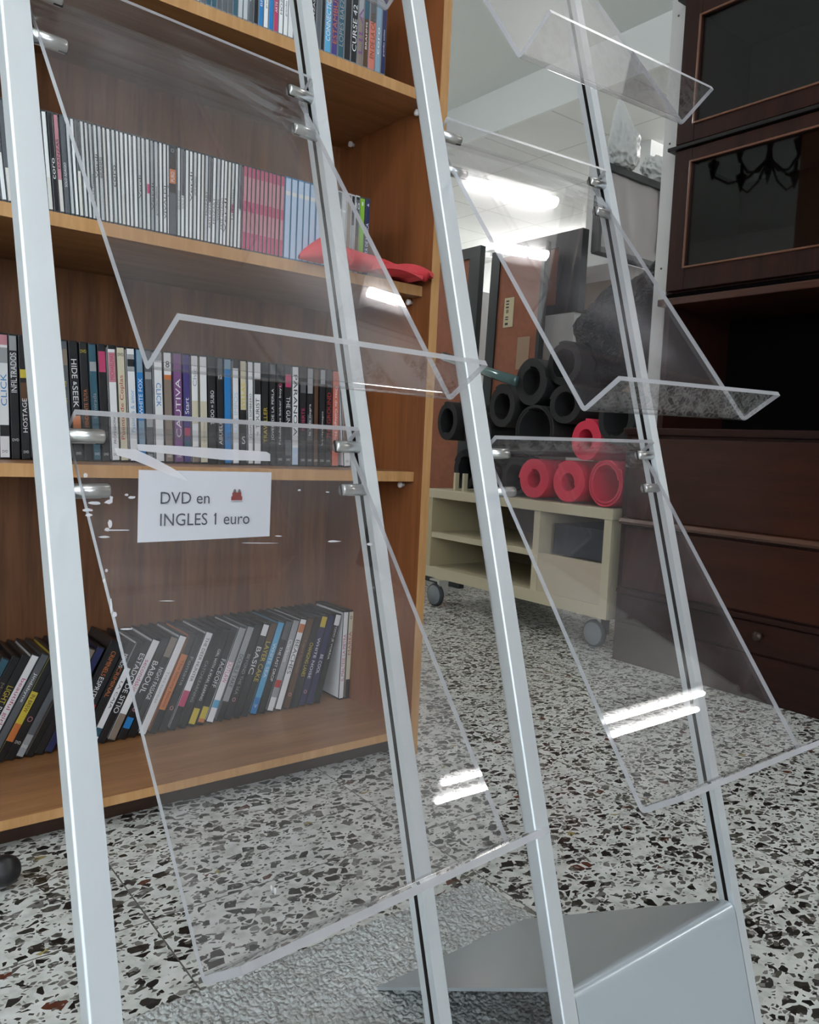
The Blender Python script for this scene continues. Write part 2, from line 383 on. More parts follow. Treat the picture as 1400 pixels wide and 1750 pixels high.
def case(name, w_, h, dep, base, bands, txts, casecol=None, rounded=True):
    """one case at the origin: spine faces -Y, foot at z=0, middle of spine at x=0"""
    o = MB().box(-w_/2, w_/2, 0, dep, 0, h, bev=.0016 if rounded else .0005).build(name, casecol or M_CASE)
    zs = [(.003, h-.003, base)]
    for (a, b, c) in bands:
        new = []
        for (p_, q, cc) in zs:
            if b <= p_ or a >= q: new.append((p_, q, cc)); continue
            if p_ < a: new.append((p_, a, cc))
            new.append((max(a, p_), min(b, q), c))
            if b < q: new.append((b, q, cc))
        zs = new
    keys = []
    mb = MB(); e = .0004; wx = w_/2-.0012; d1 = dep-.006
    for (p_, q, cc) in sorted(zs):
        if cc not in keys: keys.append(cc)
        i = keys.index(cc)
        mb.add([(-wx, -e, p_), (wx, -e, p_), (wx, -e, q), (-wx, -e, q)], [(0, 1, 2, 3)], i)
    i = keys.index(base)
    for s in (-1, 1):
        x = s*(w_/2+.0002)
        mb.add([(x, .003, .004), (x, d1, .004), (x, d1, h-.004), (x, .003, h-.004)], [(0, 1, 2, 3)], i)
        mb.add([(s*wx, -e, .003), (x, .003, .004), (x, .003, h-.004), (s*wx, -e, h-.003)], [(0, 1, 2, 3)], i)
    mb.build('printed_sleeve', [cm(k) for k in keys], o, fix=False)
    if txts:
        tk = []; mt = MB()
        for (s, c, zc, L, hh, dr) in txts:
            if c not in tk: tk.append(c)
            y = -e-.0003
            if dr == 'd': fn = lambda u, v, zc=zc, L=L, hh=hh: (v-hh/2, y, zc+L/2-u)
            elif dr == 'u': fn = lambda u, v, zc=zc, L=L, hh=hh: (-(v-hh/2), y, zc-L/2+u)
            else: fn = lambda u, v, zc=zc, L=L, hh=hh: (u-L/2, y, zc-hh/2+v)
            add_text(mt, s, fn, L, hh, tk.index(c))
        mt.build('title_lettering', [cm(k) for k in tk], o, fix=False)
    return o
DH, DD = .19, .135
def stock(k):     # small print common to the foot of the spines
    return [('DVD', 'w' if k not in 'wclyG' else 'k', .012, .0085, .004, 'h')]
def row(name, plane_y, zfoot, spec, group, place, mid_v, lean_deg, h=.209):
    """spec rows: (x0, x1 pixels at mid height, base, bands, texts, lean or None)"""
    n = len(spec)
    for i, sp in enumerate(spec):
        x0, x1, base, bands, txts, lean = sp
        vm = mid_v(.5*(x0+x1))
        X0 = hit(x0, vm, 1, plane_y).x; X1 = hit(x1, vm, 1, plane_y).x
        w_ = X1-X0
        lean = lean_deg if lean is None else lean
        wt = w_*math.cos(R(lean))-.0012
        o = case(name, wt, DH, DD, base, bands, txts); o.scale = (1, 1, h/DH)
        ph = R(lean)
        o.rotation_euler = (0, ph, 0)
        zc = zfoot + abs(math.sin(ph))*wt/2 + .0003
        dz = h/2*math.cos(ph)
        o.location = ((X0+X1)/2 - math.sin(ph)*h/2, plane_y+.001+random.uniform(0, .003), zc)
        yield i, o, base, txts

# middle shelf
T = lambda s, c, zc, L, hh=.0085, dr='d': (s, c, zc, L, hh, dr)
MID = [
 (-3, 16.5, 'w', [(.172, .187, 'f'), (.145, .168, 'G'), (.035, .052, 'k')], [T('CLICK', 'b', .105, .048, .009, 'u')], -1.5),
 (17, 33, 'k', [(.165, .187, 'G'), (.125, .160, 'g')], [T('INFILTRADOS', 'w', .132, .060, .009, 'u'), T('DVD', 'w', .030, .010, .004, 'h')], -2),
 (34, 50, 'k', [(.125, .138, 'y'), (.09, .118, 'd')], [T('HOSTAGE', 'w', .068, .052, .007, 'u')], -2.2),
 (51, 66, 'G', [(.12, .15, 'w')], [], -2.5), (67, 82, 'k', [], [], -2.5), (83, 99, 'w', [], [], -2.8),
 (103, 121, 'g', [(.15, .175, 'u')], [T('El golfista', 'y', .10, .05, .006)], -3.6),
 (122, 138.5, 'k', [(.035, .072, 'o')], [T('HIDE', 'w', .146, .030, .009), T('SEEK', 'w', .102, .034, .009), T('&', 'w', .123, .006, .006)], -3.6),
 (140, 154.5, 'k', [(.03, .05, 'd')], [T('DVD', 'y', .175, .010, .005, 'h'), T('PENDIENTE TUYA', 'o', .085, .06, .006, 'u')], -3.6),
 (155.5, 170, 't', [(.145, .16, 'G')], [T('la mirada', 'G', .09, .04, .006, 'u')], -3.5),
 (171, 186, 'k', [(.145, .178, 'm')], [], -3.5),
 (187, 202, 'w', [(.183, .187, 'k'), (.13, .178, 'f')], [T('PROFESSIONAL', 'k', .055, .05, .004, 'u'), T('MICHAELMAS', 'm', .155, .042, .007, 'u')], -3.4),
 (203, 218, 'c', [], [T('DVD', 'k', .176, .010, .005, 'h'), T('Puente de Coplas', 'r', .09, .105, .0085, 'u')], -3.3),
 (219, 234, 'w', [(.15, .178, 'G'), (.158, .170, 'k')], [T('Pasiones & amor', 'B', .085, .07, .007, 'u')], -3.2),
 (235, 248, 'b', [(.02, .07, 'S'), (.15, .187, 'S')], [T('WHITE FOX', 'w', .11, .06, .007, 'u')], -3.1),
 (249, 263, 'g', [(.14, .152, 'G'), (.06, .075, 'G')], [], -3),
 (264, 280, 'w', [(.172, .187, 'G')], [T('CLICK', 'b', .115, .040, .009)], -2.8),
 (281, 296, 'u', [(.15, .187, 'w'), (.142, .150, 'o')], [T('8', 'k', .168, .007, .011, 'h')], -2.7),
 (297, 313, 'p', [], [T('CAUTIVA', 'w', .095, .10, .0095, 'u')], -2.6),
 (314, 327, 'i', [(.025, .04, 't'), (.048, .062, 'm')], [T('Start', 'w', .10, .028, .008, 'u')], -2.5),
 (328, 341, 'w', [(.07, .11, 'c'), (.0, .03, 'u')], [T('Chic', 'G', .15, .03, .008, 'u')], -2.4),
 (342, 356, 'c', [(.11, .187, 'w')], [T('la hermana', 'G', .06, .045, .005, 'u')], -2.4),
 (357, 371, 'k', [], [T('TODO = SUBO', 'w', .10, .06, .007, 'u')], -2.3),
 (372, 383, 'k', [(.15, .187, 'g')], [T('ABUELO', 'w', .058, .045, .007, 'u'), T('12', 'w', .155, .007, .006, 'h')], -2.3),
 (384, 397, 'b', [(.17, .187, 'S')], [], -2.2),
 (398, 410, 'w', [(.173, .187, 'k')], [T('LOS IMPOS', 'l', .095, .07, .008, 'u')], -2.2),
 (411, 423, 'k', [(.10, .187, 'c')], [T('SYLLAS', 'y', .125, .045, .008, 'u'), T('S', 'w', .045, .007, .014, 'h')], -2.2),
 (424, 434, 'w', [], [T('CHAPITO SOMBRERO', 'k', .09, .08, .005, 'u')], -2.2),
 (435, 448, 'w', [(.13, .158, 'k')], [T('TOURIST', 'k', .095, .055, .008, 'u'), T('THE', 'k', .058, .008, .004, 'u')], -2.1),
 (449, 461, 'k', [], [T('TRAVELLER', 'y', .075, .065, .008, 'u')], -2.1),
 (462, 473, 'k', [(.17, .187, 'g')], [T('JOVEN DE LA PERLA', 'w', .095, .095, .007, 'u')], -2),
 (474, 486, 'k', [], [T('Fabulosos baker boys', 'w', .095, .11, .006, 'u'), T('o', 'm', .15, .008, .008, 'h')], -2),
 (487, 499, 'k', [(.148, .172, 'm'), (.02, .05, 'g')], [T('THE GUN', 'w', .105, .05, .009)], -2),
 (500, 512, 'w', [(.0, .035, 'l')], [T('PARANOIA', 'k', .115, .115, .009), T('18', 'w', .020, .006, .005, 'h')], -1.9),
 (513.5, 525, 'k', [(.14, .16, 'g')], [T('MUERTE', 'm', .09, .042, .007, 'u')], -1.8),
 (526, 537, 'k', [(.14, .187, 'G'), (.05, .10, 'g')], [T('la vida negra', 'w', .09, .06, .006, 'u')], -1.8),
 (538, 546, 'd', [], [], -1.7), (547, 557, 'k', [(.16, .187, 'G')], [T('los reyes magos', 'w', .075, .065, .005, 'u')], -1.6),
 (558, 568, 'k', [], [T('THE GROUND', 'r', .10, .09, .009, 'u')], -1.6),
 (569, 581, 's', [], [T('Dias de Colegio Musical', 'w', .095, .125, .007)], -1.5),
 (585, 597, 'w', [(.05, .187, 'u')], [T('LAHAN', 'd', .07, .03, .007)], -5.5),
]
_used = {}
def dvd_label(base, txts, where, nb=None):
    nm = CN[base][1]
    tcs = []
    for q in (txts or []):
        c = CN[q[1]][1]
        if c not in tcs and len(q[0]) > 3: tcs.append(c)
    return nm, (' and '.join(tcs[:2])+' lettering') if tcs else 'no readable lettering'
def label_row(items, where, group, kindword='DVD case'):
    names = []
    for (o, base, txts) in items: names.append(dvd_label(base, txts, where))
    for i, (o, base, txts) in enumerate(items):
        nm, lt = names[i]
        l = names[i-1][0] if i else 'the row end'; r_ = names[i+1][0] if i+1 < len(items) else 'the row end'
        s = f"{nm} {kindword}, {lt}, {where}, between {l} and {r_}"
        k = _used.get(s, 0); _used[s] = k+1
        if k:
            s = f"{nm} {kindword}, {lt}, {where}, {ORD[k]} such between {l} and {r_}"
        if len(s.split()) > 16:
            s = s.replace(' lettering', ' text').replace('the row end', 'end')
        tag(o, s, 'DVD' if 'DVD' in kindword else 'CD', group)
ORD = ['first', 'second', 'third', 'fourth', 'fifth', 'sixth', 'seventh', 'eighth', 'ninth', 'tenth', 'eleventh', 'twelfth', 'thirteenth', 'fourteenth', 'fifteenth']
its = []
for sp in MID:
    if not any(q[0] == 'DVD' for q in sp[4]) and random.random() < .6: sp[4].append(T('DVD', 'w' if sp[2] not in 'wcl' else 'k', .012, .008, .004, 'h'))
for i, o, b, tx in row('dvd_case', 1.511, SZ[2], MID, '', '', lambda x: 688+.04*x, -2.5): its.append((o, b, tx))
label_row(its, 'middle shelf', 'DVDs standing on the middle shelf')

# bottom shelf: leaning to the right; pixel x given at mid height of the spine
def bottom_rows():
    Yp = 1.586; zf = .0605
    # (X foot, thickness, lean, base, bands, texts)
    spec = [
     ('k', [], [T('AD ASTRA', 'w', .12, .06)]), ('t', [(.12, .15, 'B')], [T('TROYA', 'B', .08, .05)]), ('k', [(.0, .06, 'd')], [T('Marie Antoinette', 'u', .10, .09, .007)]),
     ('k', [], [T('BLACK', 'w', .085, .035, .010, 'd'), T('LIGHT', 'y', .122, .030, .010, 'd')]), ('w', [], [T('beautiful girls', 'm', .105, .085, .009)]),
     ('g', [], [T('Jindabyne', 'w', .13, .05, .007)]), ('y', [(.035, .065, 'o'), (.0, .035, 'k'), (.12, .187, 'k')], [T('IN BREW', 'k', .10, .03, .007)]),
     ('k', [], [T('DVD', 'w', .03, .01, .005, 'h'), T('O', 'f', .07, .009, .009, 'h')]), ('g', [(.0, .04, 'G')], [T('DVD', 'w', .02, .01, .005, 'h')]),
     ('u', [(.0, .10, 'k')], []), ('k', [(.15, .187, 'u')], [T('JACOB', 'w', .12, .04, .006)]), ('n', [], [T('THE WOMAN', 'w', .085, .07, .010)]),
    ]
    return spec
its = []
Ys = 1.586
def put_bottom(x_foot, w_, lean, base, bands, txts, ypl=Ys, hh=DH):
    o = case('dvd_case', w_, hh, .131, base, bands, txts); o.scale = (1, 1, 1.12)
    ph = R(lean); o.rotation_euler = (0, ph, 0)
    X = x_foot
    o.location = (X, ypl+random.uniform(-.0015, .0015), .0605+abs(math.sin(ph))*w_/2+.0003)
    its.append((o, base, txts)); return o
# left cluster
xs = .200
for k, (b, bd, tx) in enumerate(bottom_rows()):
    put_bottom(xs, .0142, 26.5, b, bd, tx); xs += .0142/math.cos(R(26.5))+.0007
# fat box set and neighbours after the post
xs += .004
FAT = [('k', .030, [(.055, .078, 'r')], [('ESPRITS', 'w', .105, .040, .009, 'd'), ('CRIMINELS', 'o', .150, .045, .009, 'd'), ('1', 'k', .066, .004, .012, 'h'), ('COFFRET', 'w', .035, .014, .004, 'h')]),
       ('k', .015, [], [('CRIMINAL', 'o', .115, .055, .008, 'd'), ('MINDS', 'w', .155, .025, .008, 'd')]), ('w', .014, [(.14, .187, 'k'), (.015, .03, 't')], [('LA CAJA', 'k', .09, .05, .006, 'd')]),
       ('k', .014, [], [('ESTADO DE SITIO', 'w', .11, .11, .010, 'd')])]
for b, w_, bd, tx in FAT:
    xs += w_/2/math.cos(R(25)); put_bottom(xs, w_, 25, b, bd, tx); xs += w_/2/math.cos(R(25))+.0007
MAIN = [
 ('w', [(.0, .05, 'u')], [T('secondskin', 'm', .12, .06, .009)]), ('k', [(.02, .04, 'b')], [T('BABOUL', 'w', .115, .06, .011), T('o', 'f', .055, .008, .008, 'h')]),
 ('k', [(.15, .187, 'u')], [T('NIGHT PASSAGE', 'w', .10, .06, .009)]), ('w', [], [T('Tres tumbas', 'G', .09, .06, .006)]),
 ('o', [(.15, .187, 'k'), (.0, .045, 'k')], [T('The beauty house', 'd', .095, .09, .008)]), ('k', [], [T('Fontana', 'G', .115, .055, .007), T('o', 'f', .045, .008, .008, 'h')]),
 ('w', [(.0, .075, 'm'), (.0, .045, 'k')], [T('THE DEER HUNTER', 'k', .135, .085, .007)]), ('k', [], [T('CATCHLEARNING', 'G', .09, .08, .006)]),
 ('k', [(.005, .035, 'y')], [T('GIRL WITH A PEARL EARRING', 'w', .10, .10, .006)]), ('k', [(.005, .012, 'o'), (.012, .035, 'y')], [T('FACE/OFF', 'w', .10, .055, .010)]),
 ('w', [(.03, .045, 'B'), (.12, .187, 'G')], [T('OUTLAW', 'm', .10, .042, .010)]), ('G', [(.0, .04, 'k')], [T('DOUBLE TAKE', 'k', .10, .065, .009)]),
 ('k', [], [T('BEYOND THE SEA', 'G', .09, .08, .007), T('o', 'f', .04, .008, .008, 'h')]), ('k', [(.165, .187, 'w')], [T('BASIC', 'w', .115, .055, .011)]),
 ('k', [(.15, .187, 'd')], [T('LAYER CAKE', 'y', .11, .08, .011)]), ('B', [(.0, .035, 'b')], [T('WHITE SEA', 'w', .11, .07, .007), T('V', 'w', .018, .007, .007, 'h')]),
 ('k', [(.15, .187, 'g')], [T('THE LAST DROP', 'w', .10, .07, .007)]), ('G', [(.05, .065, 'r'), (.0, .03, 'w')], [T('Clarkson', 'w', .125, .045, .009)]),
 ('w', [(.16, .178, 'o')], [T('BEACHES', 'k', .11, .07, .010)]), ('d', [], [T('Tepid heaven', 'u', .11, .07, .007), T('o', 'f', .03, .008, .008, 'h')]),
 ('k', [], [T('CHANGING LANES', 'y', .10, .07, .009)]), ('n', [(.165, .187, 'y')], [T('WHITE NOISE', 'w', .10, .085, .007), T('o', 'f', .03, .008, .008, 'h')]),
 ('n', [], [T('BE COOL', 'w', .085, .04, .008)]), ('k', [(.165, .187, 'w')], [T('TODO JE VORRIA', 'w', .13, .075, .007)]),
]
n = len(MAIN); xe = .972
step = (xe-xs)/n
for k, (b, bd, tx) in enumerate(MAIN):
    lean = 24.5-10.5*k/(n-1)
    xs += step/2; put_bottom(xs, min(.0160, step*math.cos(R(lean))-.0006), lean, b, bd, tx); xs += step/2
put_bottom(1.0275, .013, 1.5, 'w', [], [T('IL MALTESE LA PIETRA', 'm', .09, .10, .008, 'u')])
put_bottom(1.0425, .013, 1.2, 'c', [(.0, .042, 'k')], [T('MAREA', 'r', .12, .05, .008, 'u'), T('o', 'k', .175, .006, .007, 'h')])
label_row(its, 'bottom shelf', 'DVDs leaning on the bottom shelf')

# CDs, second shelf
CH, CDD = .148, .125
M_JEWEL = mat('clear_case', (.05, .055, .06), .15, spec=.7)
def cd(x, w_, base, bands, txts, h=CH, lean=0, z=SZ[1], case_m=None):
    o = case('cd_case', w_, h, CDD, base, bands, txts, case_m or M_JEWEL, rounded=False)
    o.rotation_euler = (0, R(lean), 0); o.location = (x - math.sin(R(lean))*h/2, 1.3765+random.uniform(0, .002), z+abs(math.sin(R(lean)))*w_/2+.0003)
    return o
pale = [mat('pale_spine_%d' % i, c, .35) for i, c in enumerate([(.76, .78, .77), (.66, .68, .67), (.84, .85, .84), (.52, .55, .56), (.72, .70, .64), (.34, .37, .39)])]
for i, pm in enumerate(pale): MC['print_pale%d' % i] = pm; CN['%d' % i] = ((0, 0, 0), 'pale%d' % i)
items = {'pale': [], 'dark': [], 'pink': [], 'sky': []}
words = ['ARTE GITANO', 'SOLO ADAGIO', 'MOZART', 'Verdi', 'VIVALDI', 'grandes exitos', 'BRAHMS', 'coro', 'La Traviata', 'DANZAS']
x = .228; k = 0
while x < .638:
    if .510 <= x < .521:
        o = cd(.518, .013, 'k', [(.085, .108, 'o'), (.0, .07, 'g')], [T('o', 'G', .138, .006, .006, 'h'), T('PURO', 'w', .096, .016, .006, 'u')], lean=-1.5)
        tag(o, 'wide black CD case with an orange square amid pale CDs, second shelf', 'CD', 'CDs on the second shelf'); x = .5255; continue
    w_ = random.choice([.0066, .0069, .0072, .0062]) if x > .35 else .0082
    lean = -5.0*max(0, (.60-x))/.28
    rr = random.random()
    if x < .345 and k % 2 == 0: base = random.choice(['k', 'g'])
    else: base = str(random.choice([0, 0, 1, 2, 2, 3, 4, 5]))
    if .333 < x < .340: base = 'f'
    bands = []
    if rr < .14: bands = [(.07, CH, 'g')]
    elif rr < .2: bands = [(.06, .075, 'm')]
    elif rr < .28: bands = [(.0, .05, '4')]
    tx = [T(random.choice(words), 'k' if base not in 'kg' else 'w', random.uniform(.05, .09), random.uniform(.03, .06), .0035, 'u')] if random.random() < .45 else []
    o = cd(x+w_/2, w_*math.cos(R(lean))-.0009, base, bands, tx, lean=lean)
    items['dark' if base in 'kg' else 'pale'].append(o)
    if base == 'f': tag(o, 'thin pink CD case near the left end, second shelf', 'CD', 'CDs on the second shelf'); items['pale'].remove(o)
    x += w_+.0001; k += 1
for o in items['pale']: tag(o, 'thin pale CD case in the long row on the second shelf', 'CD', 'thin pale CD cases on the second shelf')
for o in items['dark']: tag(o, 'thin dark CD case among pale ones, left part of second shelf', 'CD', 'thin dark CD cases on the second shelf')
x = .6445
for k in range(10):
    o = cd(x+.004, .0074, 'f', [(.128, CH, 'm'), (.068, .086, 'm'), (.0, .032, 'm')], [])
    tag(o, 'pink CD case with crimson bands on the second shelf', 'CD', 'pink banded CD cases on the second shelf'); x += .0082
x += .0015
for k in range(7):
    o = cd(x+.0063, .0118, 'l', [(.115, .122, '4')], [], case_m=mat('blue_case', (.02, .16, .32), .3))
    tag(o, 'pale blue CD case with blue edges on the second shelf', 'CD', 'pale blue CD cases on the second shelf'); x += .0131
x = .838
for b, w_, lab, bd, tx in (('g', .012, 'dark grey CD case first right of the pale blue ones, second shelf', [(.11, .114, 'w')], []), ('3', .011, 'mid grey CD case with a white line, second shelf', [(.11, .114, 'w')], []),
                           ('u', .011, 'taupe CD case beside the mid grey one, second shelf', [], []), ('k', .0085, 'black CD case with grey foot, second shelf', [(.0, .09, 'G')], []),
                           ('k', .0105, 'black CD case marked 10 left of the green one', [(.115, .14, 'g'), (.0, .07, 'd')], [('10', 'w', .128, .008, .012, 'h')]),
                           ('e', .013, 'bright green CD case near the right end, second shelf', [], [('1', 'w', .135, .003, .007, 'h')]), ('n', .011, 'navy blue CD case ending the second shelf row', [], [('4', 'w', .135, .005, .006, 'h'), ('REVISTA DE MUSICA', 'w', .06, .08, .006, 'u')])):
    o = cd(x+w_/2, w_-.0008, b, bd, tx, case_m=mat('white_case', (.5, .5, .5), .3) if b in 'g3uk' else None); tag(o, lab, 'CD', 'CDs on the second shelf'); x += w_

# top shelf DVDs
its = []
x = .49; k = 0
TOPT = {32: ('B', 'CONNECTION', 'w'), 33: ('i', 'ESTAMBUL', 'o'), 34: ('t', 'LOPES BAEZ', 'G'), 36: ('k', 'CURSE 42', 'w'), 38: ('u', 'LILAC', 'p'), 41: ('s', 'EN DE LA CAMA', 'd')}
zf = SZ[0]
seq = []
while x < .716:
    b = random.choice(['k', 'g', 't', 'k', '3', 'g']) if x > .555 and x < .66 else random.choice(['2', '0', 'm', 'b', '4', '2', 'w'])
    seq.append((x, .0090, b, None)); x += .0097
x = .722
for (b, w_, tx) in (('w', .012, None), ('c', .013, ('CASERO', 'G')), ('w', .009, None), ('r', .012, None), ('k', .012, None), ('g', .010, None), ('k', .0085, None), ('B', .0142, ('CONNECTION', 'w')), ('i', .0142, ('ESTAMBUL', 'o')), ('t', .0142, ('LOPES BAEZ', 'G')),
                    ('k', .0150, None), ('k', .0145, ('CURSE 42', 'w')), ('u', .0130, ('LILA', 'p')), ('d', .0125, None), ('s', .0160, ('EN DE LA CAMA', 'd')), ('S', .0130, None), ('n', .0125, None)):
    seq.append((x, w_-.0008, b, tx)); x += w_
for (x, w_, b, tx) in seq:
    txs = [T(tx[0], tx[1], .065, .085, .009, 'u')] if tx else ([T(random.choice(words), 'w' if b not in '0124w' else 'k', .06, .05, .004, 'u')] if random.random() < .6 else [])
    o = case('dvd_case', w_, DH, DD, b, [(.09, .14, random.choice(['g', 'G', 't']))] if random.random() < .3 else [], txs, mat('grey_clear_case', (.25, .27, .29), .2))
    o.location = (x+w_/2, 1.3765, zf+.0003); its.append((o, b if not b.isdigit() else 'w', txs))
label_row(its, 'top shelf', 'DVDs standing on the top shelf')

# paper notice hung on the third shelf's front edge
nt = empty('paper_notice', (.591, 1.3722, .545)); tag(nt, 'white paper notice reading DVD en INGLES 1 euro hanging below middle shelf', 'notice')
nb = MB(); vs = []; N = 12
for j in range(N+1):
    for i in range(N+1):
        vs.append((-.123+.2465*i/N, -.0006-.0022*math.sin(math.pi*i/N)*(.3+j/N)-.001, .0615-.120*j/N-.003*(1-i/N)*(j/N)))
nb.add(vs, [(j*(N+1)+i, j*(N+1)+i+1, (j+1)*(N+1)+i+1, (j+1)*(N+1)+i) for j in range(N) for i in range(N)])
nb.build('sheet', M_WHITEPAPER, nt, fix=False)
yy = -.0048
tm = MB()
def fl(x0, z0): return lambda u, v: (x0+u, yy, z0+v)
add_text(tm, 'DVD en', fl(-.086, .004), .088, .0205); add_text(tm, 'INGLES 1 euro', fl(-.086, -.034), .166, .0215)
tm.add([(.0105, yy, -.0170), (.0140, yy, -.0128), (.0140, yy, -.0152), (.0113, yy, -.0185)], [(0, 1, 2, 3)])
tm.build('printed_lettering', mat('ink', (.045, .05, .07), .6), nt, fix=False)
lg = MB()
lg.box(.045, .062, yy-.0004, yy, .013, .024, 0); lg.box(.043, .064, yy-.0005, yy, .010, .017, 0); 
for q in (.049, .058): lg.lathe([(.0025, 0), (.0032, .002), (.0012, .006)], Matrix.Translation((q, yy-.0008, .024)) @ Matrix.Scale(.1, 4, (0, 1, 0)), 10, 1)
add_text(lg, 'Centro social', fl(.043, .0065), .022, .0022, 1)
lg.build('red_logo', [mat('logo_red', (.28, .02, .02), .6), mat('logo_grey', (.2, .15, .15), .6)], nt)

# red foam mat rolled and lying along the front of the second shelf
def foam(key, c): return mat(key, c, .75)
M_RED = foam('red_foam', (.58, .035, .045)); M_REDIN = foam('red_foam_cut', (.62, .06, .07))
fm = empty('foam_mat', (.75, 1.36, SZ[1])); tag(fm, 'red foam mat half rolled on the front of the second shelf', 'foam mat')
def sheet(u0, u1, rad, yc, drop, th, name, turn=1.0, tilt=0.0):
    mb = MB(); NU, NV = 26, 22; top = []; bot = []
    for i in range(NU+1):
        f = i/NU; X = u0+(u1-u0)*f; r_ = rad[0]*(1-f)**1.3+rad[1]
        for j in range(NV+1):
            a = -math.pi/2+turn*math.pi*1.55*(j/NV)*(1-.45*f)
            y = -r_*math.cos(a)*(1.25+.9*f); z = r_*(1+math.sin(a))*(1-.35*f)
            z += .0035*math.sin(9*f+j*.3)*f
            for lst, rr in ((top, 1), (bot, -1)):
                n_ = Vector((0, -math.cos(a), math.sin(a)))
                lst.append(Vector((X+tilt*z, yc+y, z+drop*f+th))+n_*(rr*th/2))
    vs = top+bot; W_ = NV+1; b = len(top); fs = []
    for i in range(NU):
        for j in range(NV):
            q = (i*W_+j, i*W_+j+1, (i+1)*W_+j+1, (i+1)*W_+j); fs.append(q); fs.append(tuple(b+k for k in reversed(q)))
    for i in range(NU):
        for j in (0, NV): fs.append((i*W_+j, (i+1)*W_+j, b+(i+1)*W_+j, b+i*W_+j))
    for j in range(NV):
        for i in (0, NU): fs.append((i*W_+j, i*W_+j+1, b+i*W_+j+1, b+i*W_+j))
    mb.add(vs, fs, 0, True); return mb.build(name, M_RED, fm)
mb = MB(); NA, NX_ = 40, 12
for i in range(NX_+1):
    f = i/NX_; r_ = .004+.030*f**.8
    for rr in (r_, r_-.0055*f-.0005):
        for k in range(NA):
            a_ = 2*math.pi*k/NA; mb.v.append(Vector((f*.062+.012*math.sin(a_)*f, -.002+rr*math.cos(a_)*.95, .0345*0+r_+rr*math.sin(a_)+.0005)))
for i in range(NX_):
    for k in range(NA):
        l = (k+1) % NA; o0 = i*2*NA; o1 = (i+1)*2*NA
        mb.f.append([o0+k, o0+l, o1+l, o1+k]); mb.f.append([o0+NA+l, o0+NA+k, o1+NA+k, o1+NA+l]); mb.mi += [0, 0]; mb.sm += [True, True]
o0 = NX_*2*NA
for k in range(NA):
    l = (k+1) % NA; mb.f.append([o0+k, o0+l, o0+NA+l, o0+NA+k]); mb.mi.append(0); mb.sm.append(False)
mb.build('rolled_end', M_RED, fm)
sheet(.055, .19, (.013, .009), .004, .0, .006, 'folded_layer', .85)
sheet(.10, .285, (.004, .010), -.006, .001, .007, 'folded_layer', .8)
for i, (x0, x1, y0, z0, c) in enumerate(((.15, .268, -.030, .004, 0), (.20, .300, -.024, .013, 0))):
    mb = MB(); NS = 14; poly_t = []
    for k in range(NS+1):
        f = k/NS; poly_t.append((x0+(x1-x0)*f, z0+.016*math.sin(f*2.4)-.012*f))
    prof = poly_t+[(a, b+.009) for a, b in reversed(poly_t)]
    mb.prism(prof, y0, y0+.075, lambda q, t: (q[0], t, q[1]), sm=False); mb.build('square_cut_end', M_REDIN, fm)

# ------------------------------------------------------------------ display stands
AL = R(15.93); BE = R(37.26); LA = R(34.3)
DL = Vector((0, math.sin(AL), math.cos(AL))); FW = Vector((0, -math.cos(AL), math.sin(AL)))     # along post, toward the viewer
W = .2507
def P2(x, a, b): return Vector((x, 0, 0))+DL*a+FW*b
M_SLOT = mat('slot_dark', (.02, .017, .015), .6)
def post_profile(sgn, bw):
    # inner flat side at x=0 with a groove, rounded outer side; returns (x, b) list, b from 0 (front) to -.019
    dp = .019; pts = [(0, 0), (0, -.0072), (.006, -.0072), (.006, -.0118), (0, -.0118), (0, -dp)]
    c = []
    for k in range(7):                      # back outer corner, generous radius
        t = math.pi/2*k/6; r_ = .006; c.append((bw-r_+r_*math.sin(t), -dp+r_-r_*math.cos(t)))
    for k in range(7):                      # front outer corner
        t = math.pi/2*k/6; r_ = .0018; c.append((bw-r_+r_*math.cos(t), -r_+r_*math.sin(t)))
    pts += c
    return [(sgn*x_, b_) for x_, b_ in pts]
